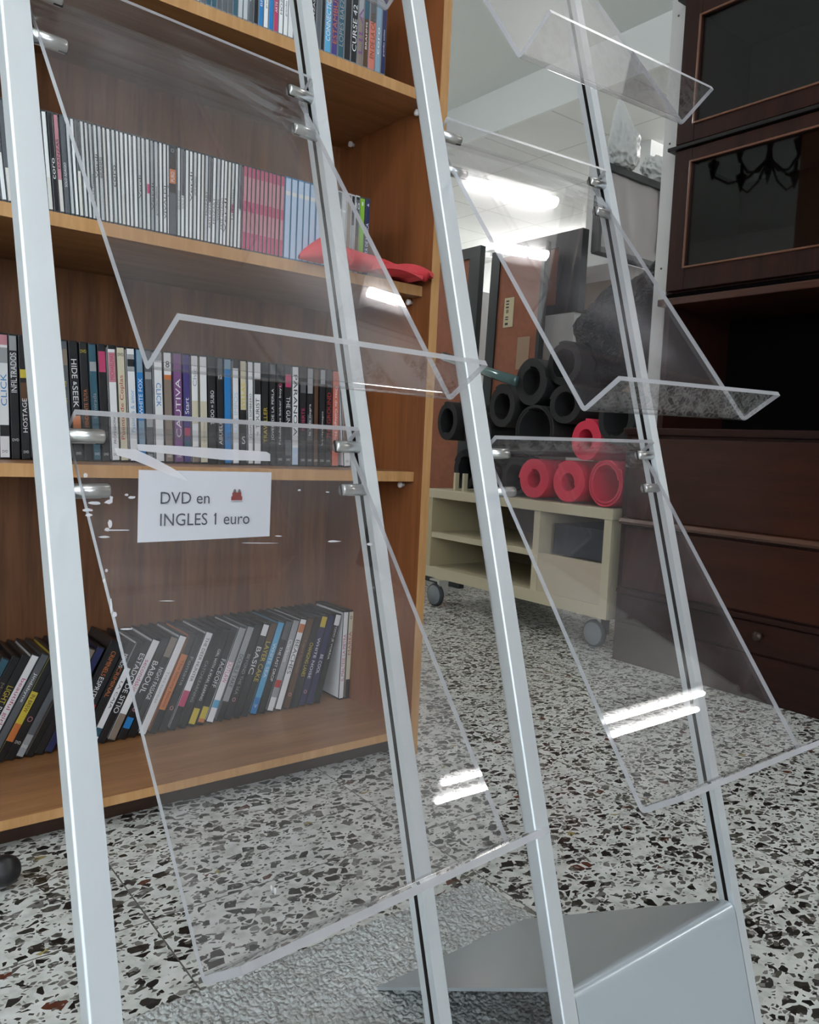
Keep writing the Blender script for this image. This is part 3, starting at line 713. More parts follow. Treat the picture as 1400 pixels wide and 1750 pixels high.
def stand(ox, oy, yaw, tilt, label, tlabels, bws):
    t = empty('display_stand', (0, 0, 0)); tag(t, label, 'display stand', 'metal stands with clear plastic trays')
    M = Matrix.Rotation(R(yaw), 4, 'Z') @ Matrix.Rotation(R(tilt), 4, 'Y'); M.translation = Vector((ox, oy, .004)); t.matrix_world = M
    for sgn, xo in ((-1, 0), (1, W)):
        pr = post_profile(sgn, bws[0 if sgn < 0 else 1]); n_ = len(pr)
        em = [0]*n_; em[1] = em[2] = em[3] = 1
        MB().prism(pr, .006, 1.72, lambda q, a, xo=xo: P2(xo+q[0], a, q[1]), edge_mi=em).build('post', [M_ALU, M_SLOT], t)
        MB().prism([(q[0]*1.02, q[1]) for q in pr if True], 1.72, 1.724, lambda q, a, xo=xo: P2(xo+q[0], a, q[1])).build('post_cap', M_SLOT, t)
    trays = []
    for ti, (tt, dbe, dL) in enumerate(((1.2521, -.24, -.0006), (.9141, 1.147, .0021), (.5764, -.9065, -.0016))):
        be = BE+R(dbe); pd = Vector((0, -math.sin(be), -math.cos(be)))
        fwp = Vector((0, -math.cos(be), math.sin(be)))        # panel normal toward the viewer
        Tp = P2(0, tt, .0301)
        B = Tp+pd*(.2321+dL); Lp = B+Vector((0, -math.cos(LA), math.sin(LA)))*.0455
        P1 = Tp-pd*.1277; P0 = P2(0, tt+.1274, .0038)
        th = .0046
        path = [P0, P1, B, Lp]
        # rounded bends
        pts = [path[0]]; seg = ['f']
        for k in (1, 2):
            a, b, c = path[k-1], path[k], path[k+1]; r_ = .0035
            d1 = (a-b).normalized(); d2 = (c-b).normalized()
            for s_ in range(5):
                u = s_/4; q = (b+d1*r_)*(1-u)**2+b*2*u*(1-u)+(b+d2*r_)*u**2; pts.append(q)
        pts.append(path[3])
        # offsets
        nr = []
        for k in range(len(pts)):
            d = (pts[min(k+1, len(pts)-1)]-pts[max(k-1, 0)]).normalized(); nr.append(Vector((0, -d.z, d.y)))
        up = [q+n_*th/2 for q, n_ in zip(pts, nr)]; dn = [q-n_*th/2 for q, n_ in zip(pts, nr)]
        poly = up+list(reversed(dn)); nP = len(up)
        em = []
        for k in range(len(poly)):
            if k == nP-1 or k == 2*nP-1: em.append(1)
            else:
                kk = k if k < nP else 2*nP-2-k
                em.append(2 if (1 <= kk <= 4 or 6 <= kk <= 9) else 0)
        g = .0038
        tr = MB().prism(poly, g, W-g, lambda q, x_: (x_, q.y, q.z), edge_mi=em, caps=1).build('acrylic_tray', [M_ACR, M_ACRE, M_ACRBEND], t)
        if tlabels: tr['label'] = tlabels[ti]
        trays.append((tr, Tp, pd, fwp, B))
        for (da, bb, gap_) in ((.1133, -.0055, 1), (.0745, -.0051, 0)):
            for sgn, xo in ((1, 0), (-1, W)):
                L_ = .025
                c = P2(xo, tt+da, bb)
                Mx = Matrix.Translation(c) @ Matrix.Rotation(AL, 4, 'X').inverted() @ Matrix.Rotation(sgn*R(90), 4, 'Y')
                cl = MB().lathe([(.0052, 0), (.0052, L_-.001), (.0046, L_), (.0020, L_)], Mx, 28, sm=True).build('clamp', M_STEEL, t)
                sl = MB().box(-.0052, .0052, -.0009, .0009, L_-.006, L_+.0006, M=Mx)
                sl.build('clamp_slot', M_SLOT, cl)
    # folded foot plate between the posts
    bt = .1923; z0 = .0; pth = [P2(0, .004, -.002), P2(0, bt-.012, -.002)]
    top = P2(0, bt, -.002); back = Vector((0, .3688, .003-.004))
    d2 = (back-top).normalized()
    for k in range(7):
        u = k/6; pth.append((top-DL*.012)*(1-u)**2+top*2*u*(1-u)+(top+d2*.012)*u**2)
    pth.append(back)
    mb = MB(); th = .0035
    # outline with a rounded upper corner handled by narrowing towards the ridge ends
    nr = []
    for k in range(len(pth)):
        d = (pth[min(k+1, len(pth)-1)]-pth[max(k-1, 0)]).normalized(); nr.append(Vector((0, -d.z, d.y)))
    U = [q+n_*th/2 for q, n_ in zip(pth, nr)]; D = [q-n_*th/2 for q, n_ in zip(pth, nr)]
    poly = U+list(reversed(D))
    mb.prism(poly, .0012, W-.0012, lambda q, x_: (x_, q.y, q.z), sm=False)
    fp = mb.build('foot_plate', M_PAINT, t)
    for pl in fp.data.polygons: pl.use_smooth = len(pl.vertices) == 4
    es = fp.modifiers.new('split', 'EDGE_SPLIT'); es.split_angle = R(30)
    return t, M, trays
s1, M1, tr1 = stand(.1679, .3953, 4.5004, -.0576, 'silver stand with sloping clear trays in front of the oak bookcase', None, (.0200, .0140))
s2, M2, tr2 = stand(.5519, .3931, -1.514, -1.3675, 'silver stand with sloping clear trays before cream trolley and foam rolls', None, (.0175, .0135))

# tape residue and flakes, plus a painted glare streak, on the lowest tray of the stand by the bookcase
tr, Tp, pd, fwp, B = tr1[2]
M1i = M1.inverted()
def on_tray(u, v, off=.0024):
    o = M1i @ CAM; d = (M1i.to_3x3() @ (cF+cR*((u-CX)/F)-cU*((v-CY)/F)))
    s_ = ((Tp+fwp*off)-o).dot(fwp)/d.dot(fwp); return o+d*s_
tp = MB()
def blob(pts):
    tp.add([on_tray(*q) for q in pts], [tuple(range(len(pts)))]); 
M_TAPE_GLARE = mat('tape_glue_and_glare', (.62, .60, .62), .6); 
tpm = NT(M_TAPE_GLARE); _o = tpm.n['Material Output']; _t = tpm.new('ShaderNodeBsdfTransparent'); _m = tpm.new('ShaderNodeMixShader'); _m.inputs[0].default_value = .78
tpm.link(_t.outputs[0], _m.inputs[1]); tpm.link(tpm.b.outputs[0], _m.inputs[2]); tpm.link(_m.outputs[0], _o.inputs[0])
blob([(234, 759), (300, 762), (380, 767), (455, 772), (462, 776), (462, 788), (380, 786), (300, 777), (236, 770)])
blob([(196, 766), (232, 768), (262, 782), (300, 803), (322, 822), (290, 812), (250, 795), (225, 785), (200, 778)])  # curved glare on the plastic, a reflection modelled as a pale patch
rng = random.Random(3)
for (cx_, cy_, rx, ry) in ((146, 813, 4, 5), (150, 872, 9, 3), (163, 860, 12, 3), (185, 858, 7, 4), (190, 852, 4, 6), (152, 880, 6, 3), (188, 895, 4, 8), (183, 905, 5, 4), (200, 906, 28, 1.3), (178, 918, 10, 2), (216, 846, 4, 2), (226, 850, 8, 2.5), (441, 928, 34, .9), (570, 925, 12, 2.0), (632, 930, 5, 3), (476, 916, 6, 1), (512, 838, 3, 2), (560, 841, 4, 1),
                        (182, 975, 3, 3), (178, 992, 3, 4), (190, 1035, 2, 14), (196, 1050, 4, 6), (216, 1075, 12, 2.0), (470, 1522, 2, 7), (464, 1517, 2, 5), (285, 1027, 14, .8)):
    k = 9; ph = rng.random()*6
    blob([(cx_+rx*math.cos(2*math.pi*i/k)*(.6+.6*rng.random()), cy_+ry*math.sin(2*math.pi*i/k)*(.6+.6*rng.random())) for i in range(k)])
tpo = tp.build('tape_residue_and_glare', M_TAPE_GLARE, tr, fix=False); tpo['kind'] = 'stuff'; tpo['label'] = 'whitish dried tape residue and flakes, and a painted glare streak'

# ------------------------------------------------------------------ knobbly grey mat under the stands
def mat_rug():
    mm = mat('grey_knobbly_pile', (.36, .37, .35), .95); t = NT(mm); co = t.coord((1, 1, 1))
    v = t.new('ShaderNodeTexVoronoi', i_Scale=175.0); t.link(co, v.inputs['Vector'])
    n_ = t.new('ShaderNodeTexNoise', i_Scale=12.0, i_Detail=4.0); t.link(co, n_.inputs['Vector'])
    b = t.ramp(n_.outputs[0], [(.3, (.44, .45, .43)), (.7, (.58, .59, .57))])
    t.link(b, t.b.inputs['Base Color'])
    bp = t.new('ShaderNodeBump', i_Strength=1.0); bp.invert = True; bp.inputs['Distance'].default_value = .006; t.link(v.outputs['Distance'], bp.inputs['Height']); t.link(bp.outputs[0], t.b.inputs['Normal'])
    return mm
mb = MB(); x0, x1, y0, y1 = -.15, .838, .18, .884; NX, NY = 560, 400; vs = []
for j in range(NY+1):
    for i in range(NX+1):
        x_ = x0+(x1-x0)*i/NX; y_ = y0+(y1-y0)*j/NY
        e = min(i, NX-i, j, NY-j)
        if e == 0: z_ = .0005
        else:
            d = noise.voronoi(Vector((x_*130, y_*130, 0)))[0]
            z_ = .003+.005*min(1.0, max(0., 1-d[0]*1.6))+.001*noise.noise(Vector((x_*40, y_*40, 2)))
            z_ *= min(1, e/3)
        if e == 0: x_ += .0025*noise.noise(Vector((x_*60, y_*60, 5))); y_ += .0025*noise.noise(Vector((x_*60, y_*60, 9)))
        vs.append((x_, y_, z_))
mb.add(vs, [(j*(NX+1)+i, j*(NX+1)+i+1, (j+1)*(NX+1)+i+1, (j+1)*(NX+1)+i) for j in range(NY) for i in range(NX)], 0, True)
o = mb.build('rug', mat_rug(), None, fix=False); tag(o, 'grey knobbly floor mat under the display stands', 'mat')

# ------------------------------------------------------------------ cream trolley
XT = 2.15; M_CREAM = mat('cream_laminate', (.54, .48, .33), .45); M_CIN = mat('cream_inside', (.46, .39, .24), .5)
ty0, ty1 = 1.716, 2.70; td = .46
tl = empty('trolley', (XT, ty0, 0)); tag(tl, 'low cream wheeled cabinet with open shelves under foam rolls', 'cabinet')
def tp_(mb, name, mt, par=tl):
    for v in mb.v: v -= Vector((XT, ty0, 0))
    return mb.build(name, mt, par)
tp_(MB().box(XT-.006, XT+td, ty0-.006, ty1+.006, .452, .489, bev=.003), 'top', M_CREAM)
tp_(MB().box(XT, XT+td, ty0, ty1, .115, .160), 'bottom', M_CREAM)
yd0, yd1 = 2.045, 2.075
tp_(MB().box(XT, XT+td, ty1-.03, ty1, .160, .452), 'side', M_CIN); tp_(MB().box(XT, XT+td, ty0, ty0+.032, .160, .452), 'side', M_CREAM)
tp_(MB().box(XT+.002, XT+td, yd0, yd1, .160, .452), 'divider', M_CREAM)
tp_(MB().box(XT+.004, XT+td, yd1, ty1-.03, .284, .307), 'shelf', M_CREAM)
tp_(MB().box(XT+.003, XT+.02, ty0+.032, yd0, .160, .300, bev=.001), 'door', mat('cream_door', (.50, .42, .30), .5))
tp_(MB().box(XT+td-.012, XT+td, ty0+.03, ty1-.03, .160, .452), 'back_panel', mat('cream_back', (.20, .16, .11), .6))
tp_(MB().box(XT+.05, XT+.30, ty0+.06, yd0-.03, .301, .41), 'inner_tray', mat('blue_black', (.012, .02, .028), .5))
M_TYRE = mat('caster_tyre', (.04, .045, .05), .6); M_DISC = mat('caster_disc', (.20, .22, .23), .45)
for (cx_, cy_) in ((XT-.012, 2.606), (XT+.05, 1.80), (XT+td-.06, 2.62), (XT+td-.06, 1.80)):
    Mx = Matrix.Translation((cx_, cy_, .048)) @ Matrix.Rotation(R(90), 4, 'Y')
    c = tp_(MB().lathe([(.030, -.011), (.044, -.010), (.048, -.006), (.048, .006), (.044, .010), (.030, .011)], Mx, 32), 'caster', M_TYRE)
    tp_(MB().lathe([(.038, -.013), (.040, -.0105), (.040, .0105), (.038, .013)], Mx, 32), 'wheel_disc', M_DISC, c)
    tp_(MB().box(cx_-.004, cx_+.045, cy_-.028, cy_-.012, .045, .116, bev=.002), 'caster_fork', M_STEEL, c)
    tp_(MB().box(cx_-.02, cx_+.05, cy_-.045, cy_+.02, .108, .1155, bev=.002), 'caster_plate', M_STEEL, c)
for yy_, hh in ((2.575, .12), (2.52, .12)):
    tp_(MB().box(XT+.04, XT+.06, yy_, yy_+.012, .487, .487+.075), 'upright_pin', M_CREAM)

# foam rolls
def roll(y, z, ro, ri, mt, label, group, sy=1., sz=1., L=.30, x0=2.17, rot=0, name='foam_roll', th=.0075, turns=None, ang=0, rest=True):
    turns = turns or max(1.15, (ro-ri)/(th*1.18)); N = int(44*turns); inner = []; outer = []
    for k in range(N+1):
        a = 2*math.pi*turns*k/N; rr = ro-(ro-ri-th)*(k/N) 
        rr += .0016*noise.noise(Vector((math.cos(a)*2, math.sin(a)*2, y*9+z)))
        for lst, r2 in ((outer, rr), (inner, rr-th)):
            Y_ = r2*math.cos(a+rot)*sy; Z_ = r2*math.sin(a+rot)*sz; lst.append((Y_, Z_))
    mb = MB(); vs = []; fs = []
    n_ = N+1
    for xx in (0, .006, L-.006, L):
        sh = 0 if 0 < xx < L else .0
        for lst, f in ((outer, 1), (inner, -1)):
            for (a, b) in lst: vs.append((xx, a, b))
    for s_ in range(3):
        o0 = s_*2*n_; o1 = (s_+1)*2*n_
        for k in range(N):
            fs.append((o0+k, o0+k+1, o1+k+1, o1+k)); fs.append((o0+n_+k+1, o0+n_+k, o1+n_+k, o1+n_+k+1))
        for e in (0, N): fs.append((o0+e, o1+e, o1+n_+e, o0+n_+e))
    for o0 in (0, 3*2*n_):
        for k in range(N): fs.append((o0+k, o0+k+1, o0+n_+k+1, o0+n_+k))
    mb.add(vs, fs, 0, False); o = mb.build(name, mt)
    for pl in o.data.polygons: pl.use_smooth = abs(pl.normal.x) < .5
    o.location = (x0, y, z); o.rotation_euler = (0, 0, R(ang)); tag(o, label, 'foam roll', group); return o
M_BF = foam('black_foam', (.006, .006, .007)); M_BF2 = foam('black_foam_worn', (.009, .009, .0095)); M_PF = foam('pink_red_foam', (.62, .028, .065))
gR = 'red foam rolls on the trolley'; gB = 'black foam rolls on the trolley'
zt = .4895
roll(2.108, zt+.0765, .076, .030, M_PF, 'red foam roll on the trolley top nearest the bookcase, small round hole', gR)
roll(1.938, zt+.0765, .076, .028, M_PF, 'red foam roll in the middle of the three on the trolley', gR, 1, 1, rot=.8)
roll(1.772, zt+.083, .080, .058, M_PF, 'red foam roll with wide oval opening nearest dark cabinet', gR, .93, 1.03, rot=2.5, th=.009)
roll(1.870, zt+.226, .074, .033, M_PF, 'red foam roll lying on top of the lower red ones', gR, .92, 1.0, rot=1.5)
roll(2.120, .745, .100, .078, M_BF2, 'black foam roll with the widest opening above the red rolls', gB, 1, .98, rot=2, th=.010, L=.31)
roll(2.300, .835, .085, .048, M_BF2, 'black foam roll directly right of the white post, oval hole', gB, .86, 1, rot=1)
roll(2.150, .925, .090, .048, M_BF2, 'black foam roll topmost beside the brown picture backing', gB, .90, 1, rot=3)
roll(1.975, .838, .078, .045, M_BF2, 'black foam roll just under the black plastic bag', gB, 1.0, .92, rot=.3)
roll(1.745, .790, .090, .058, M_BF2, 'black foam roll nearest the dark cabinet', gB, .86, 1, rot=1.2)
roll(2.010, .985, .082, .05, M_BF, 'black foam roll half hidden behind black plastic bag', gB, 1, 1, rot=1.2, x0=2.19)
roll(2.625, .775, .082, .050, M_BF2, 'black foam roll beside the bookcase edge', gB, .8, 1, rot=1.2)
roll(2.455, .73, .085, .05, M_BF, 'black foam roll hidden behind the white post', gB, 1, 1, rot=.4, x0=2.19)
roll(2.575, zt+.088, .086, .05, M_BF, 'black foam roll low at the bookcase end of the trolley', gB, .9, 1, rot=.4, x0=2.24, L=.24)
roll(2.40, zt+.078, .076, .05, M_BF, 'black foam roll low behind the white post', gB, 1, 1, rot=.4, x0=2.24, L=.24)
roll(2.255, zt+.073, .072, .05, M_BF, 'black foam roll low beside the first red roll', gB, 1, 1, rot=.4, x0=2.22, L=.25)
# shiny wrapped tube lying across the rolls
a = hit(815, 630, 0, 2.2); b = hit(884, 652, 0, 2.165)
mb = MB(); mb.tube([b, b+(a-b)*.5, b+(a-b)*2.2+Vector((.05, 0, .0))], .020, 16)
o = mb.build('wrapped_roll', mat('clear_wrap', (.10, .17, .17), .18, .5)); tag(o, 'long roll in shiny clear wrap lying on black foam rolls', 'wrapped roll')

# black bin bag
M_BAG = mat('black_bin_bag', (.003, .0045, .008), .14, spec=.3)
t = NT(M_BAG); co = t.coord((9, 9, 9)); v = t.new('ShaderNodeTexVoronoi', i_Scale=1.3, feature='DISTANCE_TO_EDGE'); nn = t.new('ShaderNodeTexNoise', i_Scale=2.4, i_Detail=5.0, i_Distortion=1.2)
t.link(co, nn.inputs['Vector']); t.link(nn.outputs['Color'], v.inputs['Vector'])
bp = t.new('ShaderNodeBump', i_Strength=.9); bp.inputs['Distance'].default_value = .04; t.link(v.outputs['Distance'], bp.inputs['Height']); t.link(bp.outputs[0], t.b.inputs['Normal'])
def bag(name, c, rx, ry, rz, neck, mt, seed, label, cat, rough=.16):
    bm = bmesh.new(); bmesh.ops.create_icosphere(bm, subdivisions=5, radius=1)
    for v in bm.verts:
        d = v.co.normalized()
        n1 = noise.noise(d*2.0+Vector((seed, 0, 0))); 
        rd = 1-abs(noise.noise(d*3.2+Vector((0, seed, 0))))*1.3
        r_ = 1+.16*n1+rough*(rd-.6)+.05*(1-abs(noise.noise(d*8+Vector((seed, 4, 0))))*2)
        q = Vector((d.x*rx*r_, d.y*ry*r_, d.z*rz*r_))
        if q.z < -rz*.75: q.z = -rz*.75+(q.z+rz*.75)*.2
        if neck:
            nd = Vector(neck).normalized(); k = max(0, d.dot(nd)); 
            q += Vector(neck)*(k**9)
        v.co = q+Vector(c)
    me = bpy.data.meshes.new(name); bm.to_mesh(me); bm.free(); me.materials.append(mt)
    for pl in me.polygons: pl.use_smooth = True
    o = bpy.data.objects.new(name, me); COL.objects.link(o); 
    for v in me.vertices: v.co -= Vector(c)
    o.location = c
    tag(o, label, cat); return o
bag('bin_bag', (2.37, 1.88, 1.075), .13, .20, .19, (-.02, -.11, .13), M_BAG, 3.1, 'shiny black plastic bin bag heaped on the black foam rolls', 'bag')
bag('bin_bag_top', (2.40, 1.70, 1.25), .05, .055, .09, (-.01, .03, .07), M_BAG, 8.1, 'twisted neck of black plastic bag sticking up beside white upright', 'bag', .3)
bn = bpy.data.objects['bin_bag_top']; bb_ = bpy.data.objects['bin_bag']; bn.name = 'tied_neck'
bn.parent = bb_; bn.location = bn.location-bb_.location; del bn['category']; del bn['label']

# ------------------------------------------------------------------ pictures and boxes behind the rolls
M_FRB = mat('black_frame', (.012, .016, .018), .45); M_MDF = wood('brown_hardboard', (.20, .062, .028), (.25, .08, .036), (8, 8, 8), .7)
def picture(x, y0, y1, z0, z1, bl, br, btop, label, lean=3.0, dpt=.03):
    t = empty('picture_frame', (x, y0, z0), (0, R(lean), 0)); tag(t, label, 'picture frame')
    H_, W_ = z1-z0, y1-y0
    fr = MB(); fr.box(0, dpt, 0, br, 0, H_); fr.box(0, dpt, W_-bl, W_, 0, H_); fr.box(0, dpt, br, W_-bl, H_-btop, H_); fr.box(0, dpt, br, W_-bl, 0, .04)
    fr.build('frame', M_FRB, t)
    bk = MB().box(.008, .014, br, W_-bl, .04, H_-btop).build('backing_board', M_MDF, t)
    return t
pa = picture(2.505, 2.465, 2.80, zt+.001, 1.555, .055, .018, .03, 'tall black picture frame showing brown backing with torn labels', 1.5)
st = MB()
lab = MB().box(.0055, .0078, .175, .235, .72, .85).build('torn_label', mat('aged_paper', (.50, .43, .28), .8), pa)
ink = MB()
for k, (y_, z_, wy, wz) in enumerate([(.215, .835, .018, .007), (.215, .822, .018, .006), (.215, .808, .018, .007), (.210, .790, .004, .016), (.218, .790, .003, .016), (.214, .765, .018, .005), (.214, .755, .018, .005), (.214, .735, .018, .010)]):
    ink.box(.0048, .0056, y_-wy/2, y_+wy/2, z_-wz/2, z_+wz/2)
ink.build('label_marks', mat('ink2', (.03, .03, .03), .7), lab)
MB().box(.0055, .0078, .06, .135, .53, .67).build('faded_label', mat('faded_paper', (.30, .20, .13), .8), pa)
picture(2.500, 2.875, 3.30, 0, 1.60, .05, .075, .05, 'tall black picture frame standing close behind the bookcase side', 1.0)
pc = picture(2.62, 2.345, 2.78, 1.262, 1.605, .04, .13, .06, 'wide dark picture frame behind the brown backed one', 0.5, .04)
o = MB().box(2.62, 2.80, 2.36, 2.62, 0, 1.26, bev=.002).build('white_carton', mat('white_card', (.62, .61, .58), .7)); tag(o, 'upright white carton behind the foam rolls', 'box')
o = MB().box(2.9, 3.3, 3.3, 3.62, 0, 1.50, bev=.002).build('white_cupboard', mat('white_card2', (.66, .67, .68), .7)); tag(o, 'white cupboard glimpsed between the two black picture frames', 'cupboard')
mk = MB(); 
for (y_, z_, a_, b_) in ((3.50, 1.33, .05, .012), (3.50, 1.29, .02, .03), (3.47, 1.20, .02, .03)): mk.box(2.897, 2.8995, y_, y_+a_, z_, z_+b_)
mk.build('dark_marks', mat('marks', (.15, .15, .17), .7), o)
o = MB().box(2.60, 3.30, 2.32, 2.62, 0, 1.425, bev=.002).build('tan_box', wood('cardboard', (.34, .27, .20), (.40, .32, .24), (6, 6, 6), .8)); tag(o, 'tall tan cardboard box behind the bag', 'box')
o.location.x += .22
o = MB().box(2.84, 3.3, 2.34, 2.6, 1.4255, 1.505, bev=.004).build('white_box', mat('white_card', (.62, .61, .58))); tag(o, 'flat white box lying on top of the tan box', 'box')
cv = empty('wrapped_canvas', (2.68, 2.30, 1.506)); tag(cv, 'grey canvas wrapped in plastic with a black top rail', 'canvas')
NU, NV = 30, 26; vs = []
for j in range(NV+1):
    for i in range(NU+1):
        x_ = .55*i/NU; z_ = .335*j/NV; y_ = -.012*(1-abs(noise.noise(Vector((x_*9, z_*2.2, 3))))*2.2)*(1-.3*j/NV); vs.append((x_, y_, z_))
MB().add(vs, [(j*(NU+1)+i, j*(NU+1)+i+1, (j+1)*(NU+1)+i+1, (j+1)*(NU+1)+i) for j in range(NV) for i in range(NU)], 0, True).build('cloth_face', mat('grey_cloth', (.40, .38, .37), .5), cv, fix=False)
MB().box(0, .55, .004, .03, 0, .335).build('backing', mat('grey_card', (.25, .24, .24), .7), cv)
MB().box(-.01, .56, -.02, .035, .335, .365, bev=.002).build('top_rail', M_FRB, cv); MB().box(-.01, .56, -.018, .035, -.0, .022).build('bottom_rail', mat('grey_rail', (.12, .12, .12), .5), cv)
MB().box(-.03, -.012, -.018, .02, .0, .23).build('side_rail', M_FRB, cv)
MB().box(.37, .45, -.020, -.016, .06, .33).build('lilac_strip', mat('lilac', (.34, .25, .36), .6), cv)
M_PB = mat('white_plastic_bag', (.62, .65, .64), .3)
bag('plastic_bag', (2.80, 2.30, 1.955), .075, .05, .095, (-.03, 0, .09), M_PB, 5.5, 'crumpled white plastic bag on top of the wrapped canvas', 'bag', .35)
bag('plastic_bag', (3.10, 2.32, 1.93), .13, .05, .065, (.04, 0, .03), M_PB, 9.5, 'smaller white plastic bag beside the metal upright', 'bag', .35)
# grey blue lampshade on the white cupboard side
o = MB().lathe([(.04, .22), (.045, .22), (.14, 0), (.135, 0)], Matrix.Translation((3.75, 3.50, 1.36)), 28).build('lamp_shade', mat('blue_grey_cloth', (.12, .17, .21), .6)); tag(o, 'grey blue cone lampshade behind the picture frames', 'lampshade')
MB().lathe([(.012, -1.36), (.012, .24), (.03, .27), (.045, .30), (.0, .30)], Matrix.Translation((3.75, 3.50, 1.36)), 16).build('lamp_stem', mat('stem', (.15, .15, .15), .4), o)

# ------------------------------------------------------------------ dark glazed cabinet
XC = 2.133; D = .36
cb = empty('glazed_cabinet', (XC, -.33, 0)); tag(cb, 'large dark mahogany cabinet with glazed upper doors and drawers below', 'cabinet')
def cp(mb, name, mt, par=cb):
    for v in mb.v: v -= Vector((XC, -.33, 0))
    return mb.build(name, mt, par)
yl, yr = 1.56, -.33
# base
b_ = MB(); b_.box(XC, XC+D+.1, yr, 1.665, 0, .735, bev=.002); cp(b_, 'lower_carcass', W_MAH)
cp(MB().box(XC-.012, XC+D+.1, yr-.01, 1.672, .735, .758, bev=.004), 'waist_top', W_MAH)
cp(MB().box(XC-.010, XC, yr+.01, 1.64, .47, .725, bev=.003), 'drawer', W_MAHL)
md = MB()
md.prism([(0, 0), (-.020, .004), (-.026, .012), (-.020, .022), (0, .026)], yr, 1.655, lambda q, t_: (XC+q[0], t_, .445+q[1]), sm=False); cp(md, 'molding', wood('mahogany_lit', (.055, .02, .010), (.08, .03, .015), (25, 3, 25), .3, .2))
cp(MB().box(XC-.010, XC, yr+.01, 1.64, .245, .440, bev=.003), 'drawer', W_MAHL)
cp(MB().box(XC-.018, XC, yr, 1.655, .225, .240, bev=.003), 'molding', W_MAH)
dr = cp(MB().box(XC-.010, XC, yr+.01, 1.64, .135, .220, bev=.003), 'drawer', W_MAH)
for y_ in (1.150, .10):
    cp(MB().lathe([(.006, 0), (.005, .012), (.013, .018), (.015, .024), (.011, .030), (.002, .032)], Matrix.Translation((XC-.009, y_, .188)) @ Matrix.Rotation(R(-90), 4, 'Y'), 20), 'knob', mat('dark_knob', (.05, .03, .022), .3, .6), dr)
cp(MB().box(XC-.008, XC, yr, 1.655, .0, .128, bev=.003), 'plinth', W_MAH)
# open niche
cp(MB().box(XC+D-.02, XC+D, yr, yl, .758, 1.13), 'niche_back', BLACKM); cp(MB().box(XC+.01, XC+D, yl-.02, yl, .758, 1.13), 'niche_side', W_MAHV); cp(MB().box(XC+.01, XC+D, yr, yr+.02, .758, 1.13), 'niche_side', W_MAHV)
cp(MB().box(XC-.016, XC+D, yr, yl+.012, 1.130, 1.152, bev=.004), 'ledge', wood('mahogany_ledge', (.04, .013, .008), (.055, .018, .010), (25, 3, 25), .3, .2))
cp(MB().box(XC+.004, XC+D, yr, yl, 1.152, 1.166), 'ledge_gap', BLACKM)
# glazed tiers
M_GL = mat('dark_glass', (1, 1, 1)); t = NT(M_GL); t.n.remove(t.b); out = t.n['Material Output']
geo = t.new('ShaderNodeNewGeometry'); dt = t.new('ShaderNodeVectorMath', operation='DOT_PRODUCT'); t.link(geo.outputs['Normal'], dt.inputs[0]); t.link(geo.outputs['Incoming'], dt.inputs[1])
c1 = t.math('SUBTRACT', 1.0, t.math('ABSOLUTE', dt.outputs['Value']), True); f = t.math('ADD', t.math('MULTIPLY', t.math('POWER', c1, 5.0), .95), .045)
trn = t.new('ShaderNodeBsdfTransparent'); trn.inputs[0].default_value = (.75, .78, .78, 1); gl = t.new('ShaderNodeBsdfGlossy'); gl.inputs['Roughness'].default_value = .02
mx = t.new('ShaderNodeMixShader'); t.link(f, mx.inputs[0]); t.link(trn.outputs[0], mx.inputs[1]); t.link(gl.outputs[0], mx.inputs[2]); t.link(mx.outputs[0], out.inputs[0])
for (z0, z1, g0, g1, dw) in ((1.170, 1.592, 1.242, 1.545, 0), (1.604, 2.03, 1.662, 1.962, 0), (2.042, 2.45, 2.10, 2.39, 0)):
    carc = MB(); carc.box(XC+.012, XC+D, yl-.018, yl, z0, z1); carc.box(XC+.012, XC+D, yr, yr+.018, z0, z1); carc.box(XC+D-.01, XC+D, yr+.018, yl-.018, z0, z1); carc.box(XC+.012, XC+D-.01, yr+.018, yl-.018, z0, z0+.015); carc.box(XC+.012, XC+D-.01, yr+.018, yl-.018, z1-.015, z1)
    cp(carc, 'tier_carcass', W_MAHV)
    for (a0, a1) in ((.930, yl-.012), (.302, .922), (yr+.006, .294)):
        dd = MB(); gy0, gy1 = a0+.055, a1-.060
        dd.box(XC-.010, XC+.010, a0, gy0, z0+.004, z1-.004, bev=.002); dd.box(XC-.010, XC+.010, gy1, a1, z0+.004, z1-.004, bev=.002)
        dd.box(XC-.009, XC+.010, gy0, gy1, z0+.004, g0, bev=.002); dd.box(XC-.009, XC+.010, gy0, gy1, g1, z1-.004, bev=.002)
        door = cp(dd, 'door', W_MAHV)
        bd = MB(); e = .006
        bd.box(XC-.014, XC-.008, gy0-e, gy0, g0-e, g1+e, bev=.002); bd.box(XC-.014, XC-.008, gy1, gy1+e, g0-e, g1+e, bev=.002); bd.box(XC-.014, XC-.008, gy0, gy1, g0-e, g0, bev=.002); bd.box(XC-.014, XC-.008, gy0, gy1, g1, g1+e, bev=.002)
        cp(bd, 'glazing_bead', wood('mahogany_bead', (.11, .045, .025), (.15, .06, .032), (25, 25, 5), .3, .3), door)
        cp(MB().box(XC-.001, XC+.002, gy0-.002, gy1+.002, g0-.002, g1+.002), 'glass_pane', M_GL, door)
    rl = MB(); rl.box(XC-.018, XC+D, yr-.004, yl+.012, z1, z1+.011, bev=.003); cp(rl, 'dark_rail', mat('black_rail', (.008, .006, .006), .35))
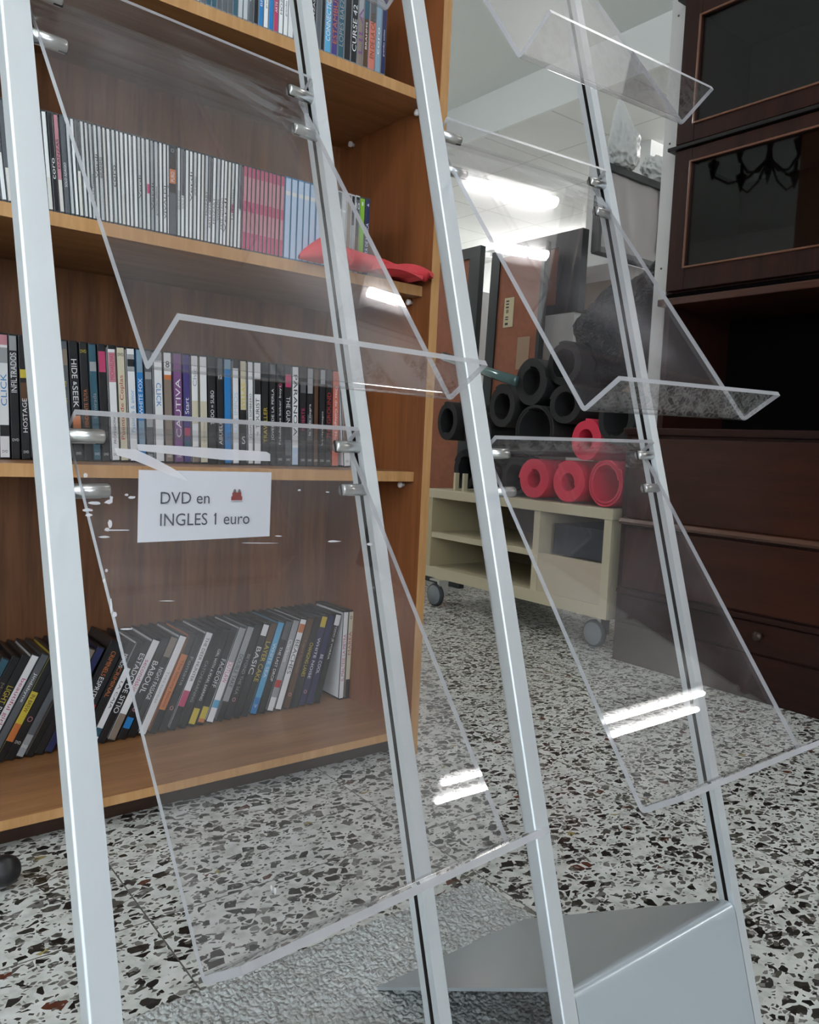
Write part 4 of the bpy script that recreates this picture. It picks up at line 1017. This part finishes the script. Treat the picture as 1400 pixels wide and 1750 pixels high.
cp(MB().box(XC-.02, XC+D, yr-.02, yl+.02, 2.462, 2.50, bev=.004), 'cornice', W_MAH)
# white metal upright beside it
up = empty('metal_upright', (2.17, 1.60, .758)); tag(up, 'tall whitish metal upright with screws beside dark cabinet', 'upright')
MB().box(-.004, .03, -.022, .026, 0, 2.19, bev=.001).build('profile', mat('grey_white_metal', (.50, .49, .47), .45), up)
for z_ in (.50, .88, 1.26, 1.6): MB().lathe([(.0035, 0), (.003, .0015), (0.0005, .002)], Matrix.Translation((-.004, .002, z_)) @ Matrix.Rotation(R(-90), 4, 'Y'), 12).build('screw', mat('screw', (.12, .11, .10), .4, .8), up)

# ------------------------------------------------------------------ chandelier behind the camera, mirrored in the cabinet glass
ch = empty('chandelier', (-.55, 3.0, 0)); tag(ch, 'dark branched chandelier seen only mirrored in the cabinet glass', 'chandelier')
ch.location = (-.75, 2.93, 2.56)
M_CH = mat('dark_bronze', (.02, .017, .014), .3, .8)
MB().lathe([(.008, .40), (.008, .30), (.03, .26), (.035, .2), (.015, .12), (.03, .02), (.012, -.06), (.002, -.1)], None, 16).build('stem', M_CH, ch)
for k in range(6):
    a_ = 2*math.pi*k/6; ca, sa = math.cos(a_), math.sin(a_)
    pts = [(r_*ca, r_*sa, z_) for r_, z_ in ((.02, .05), (.12, -.05), (.24, -.08), (.33, -.03), (.34, .05))]
    ar = MB().tube(pts, .008, 8).build('arm', M_CH, ch)
    MB().lathe([(.004, -.05), (.035, .05), (.04, .06), (.012, .075), (.012, .13)], Matrix.Translation((.34*ca, .34*sa, 0)), 14).build('cup', M_CH, ar)

# dark rounded object on the floor at the left edge
o = MB().lathe([(.0, -.02), (.022, -.02), (.03, -.012), (.032, .01), (.030, .03), (.022, .04), (.0, .042)], Matrix.Rotation(R(70), 4, 'X') @ Matrix.Rotation(R(20), 4, 'Y'), 28).build('dark_jar', [mat('black_plastic', (.015, .014, .015), .4)])
o.scale = (.7, .7, .7); o.location = (.240, 1.262, .024); tag(o, 'small dark rounded jar lying on the floor under the bookcase edge', 'jar')
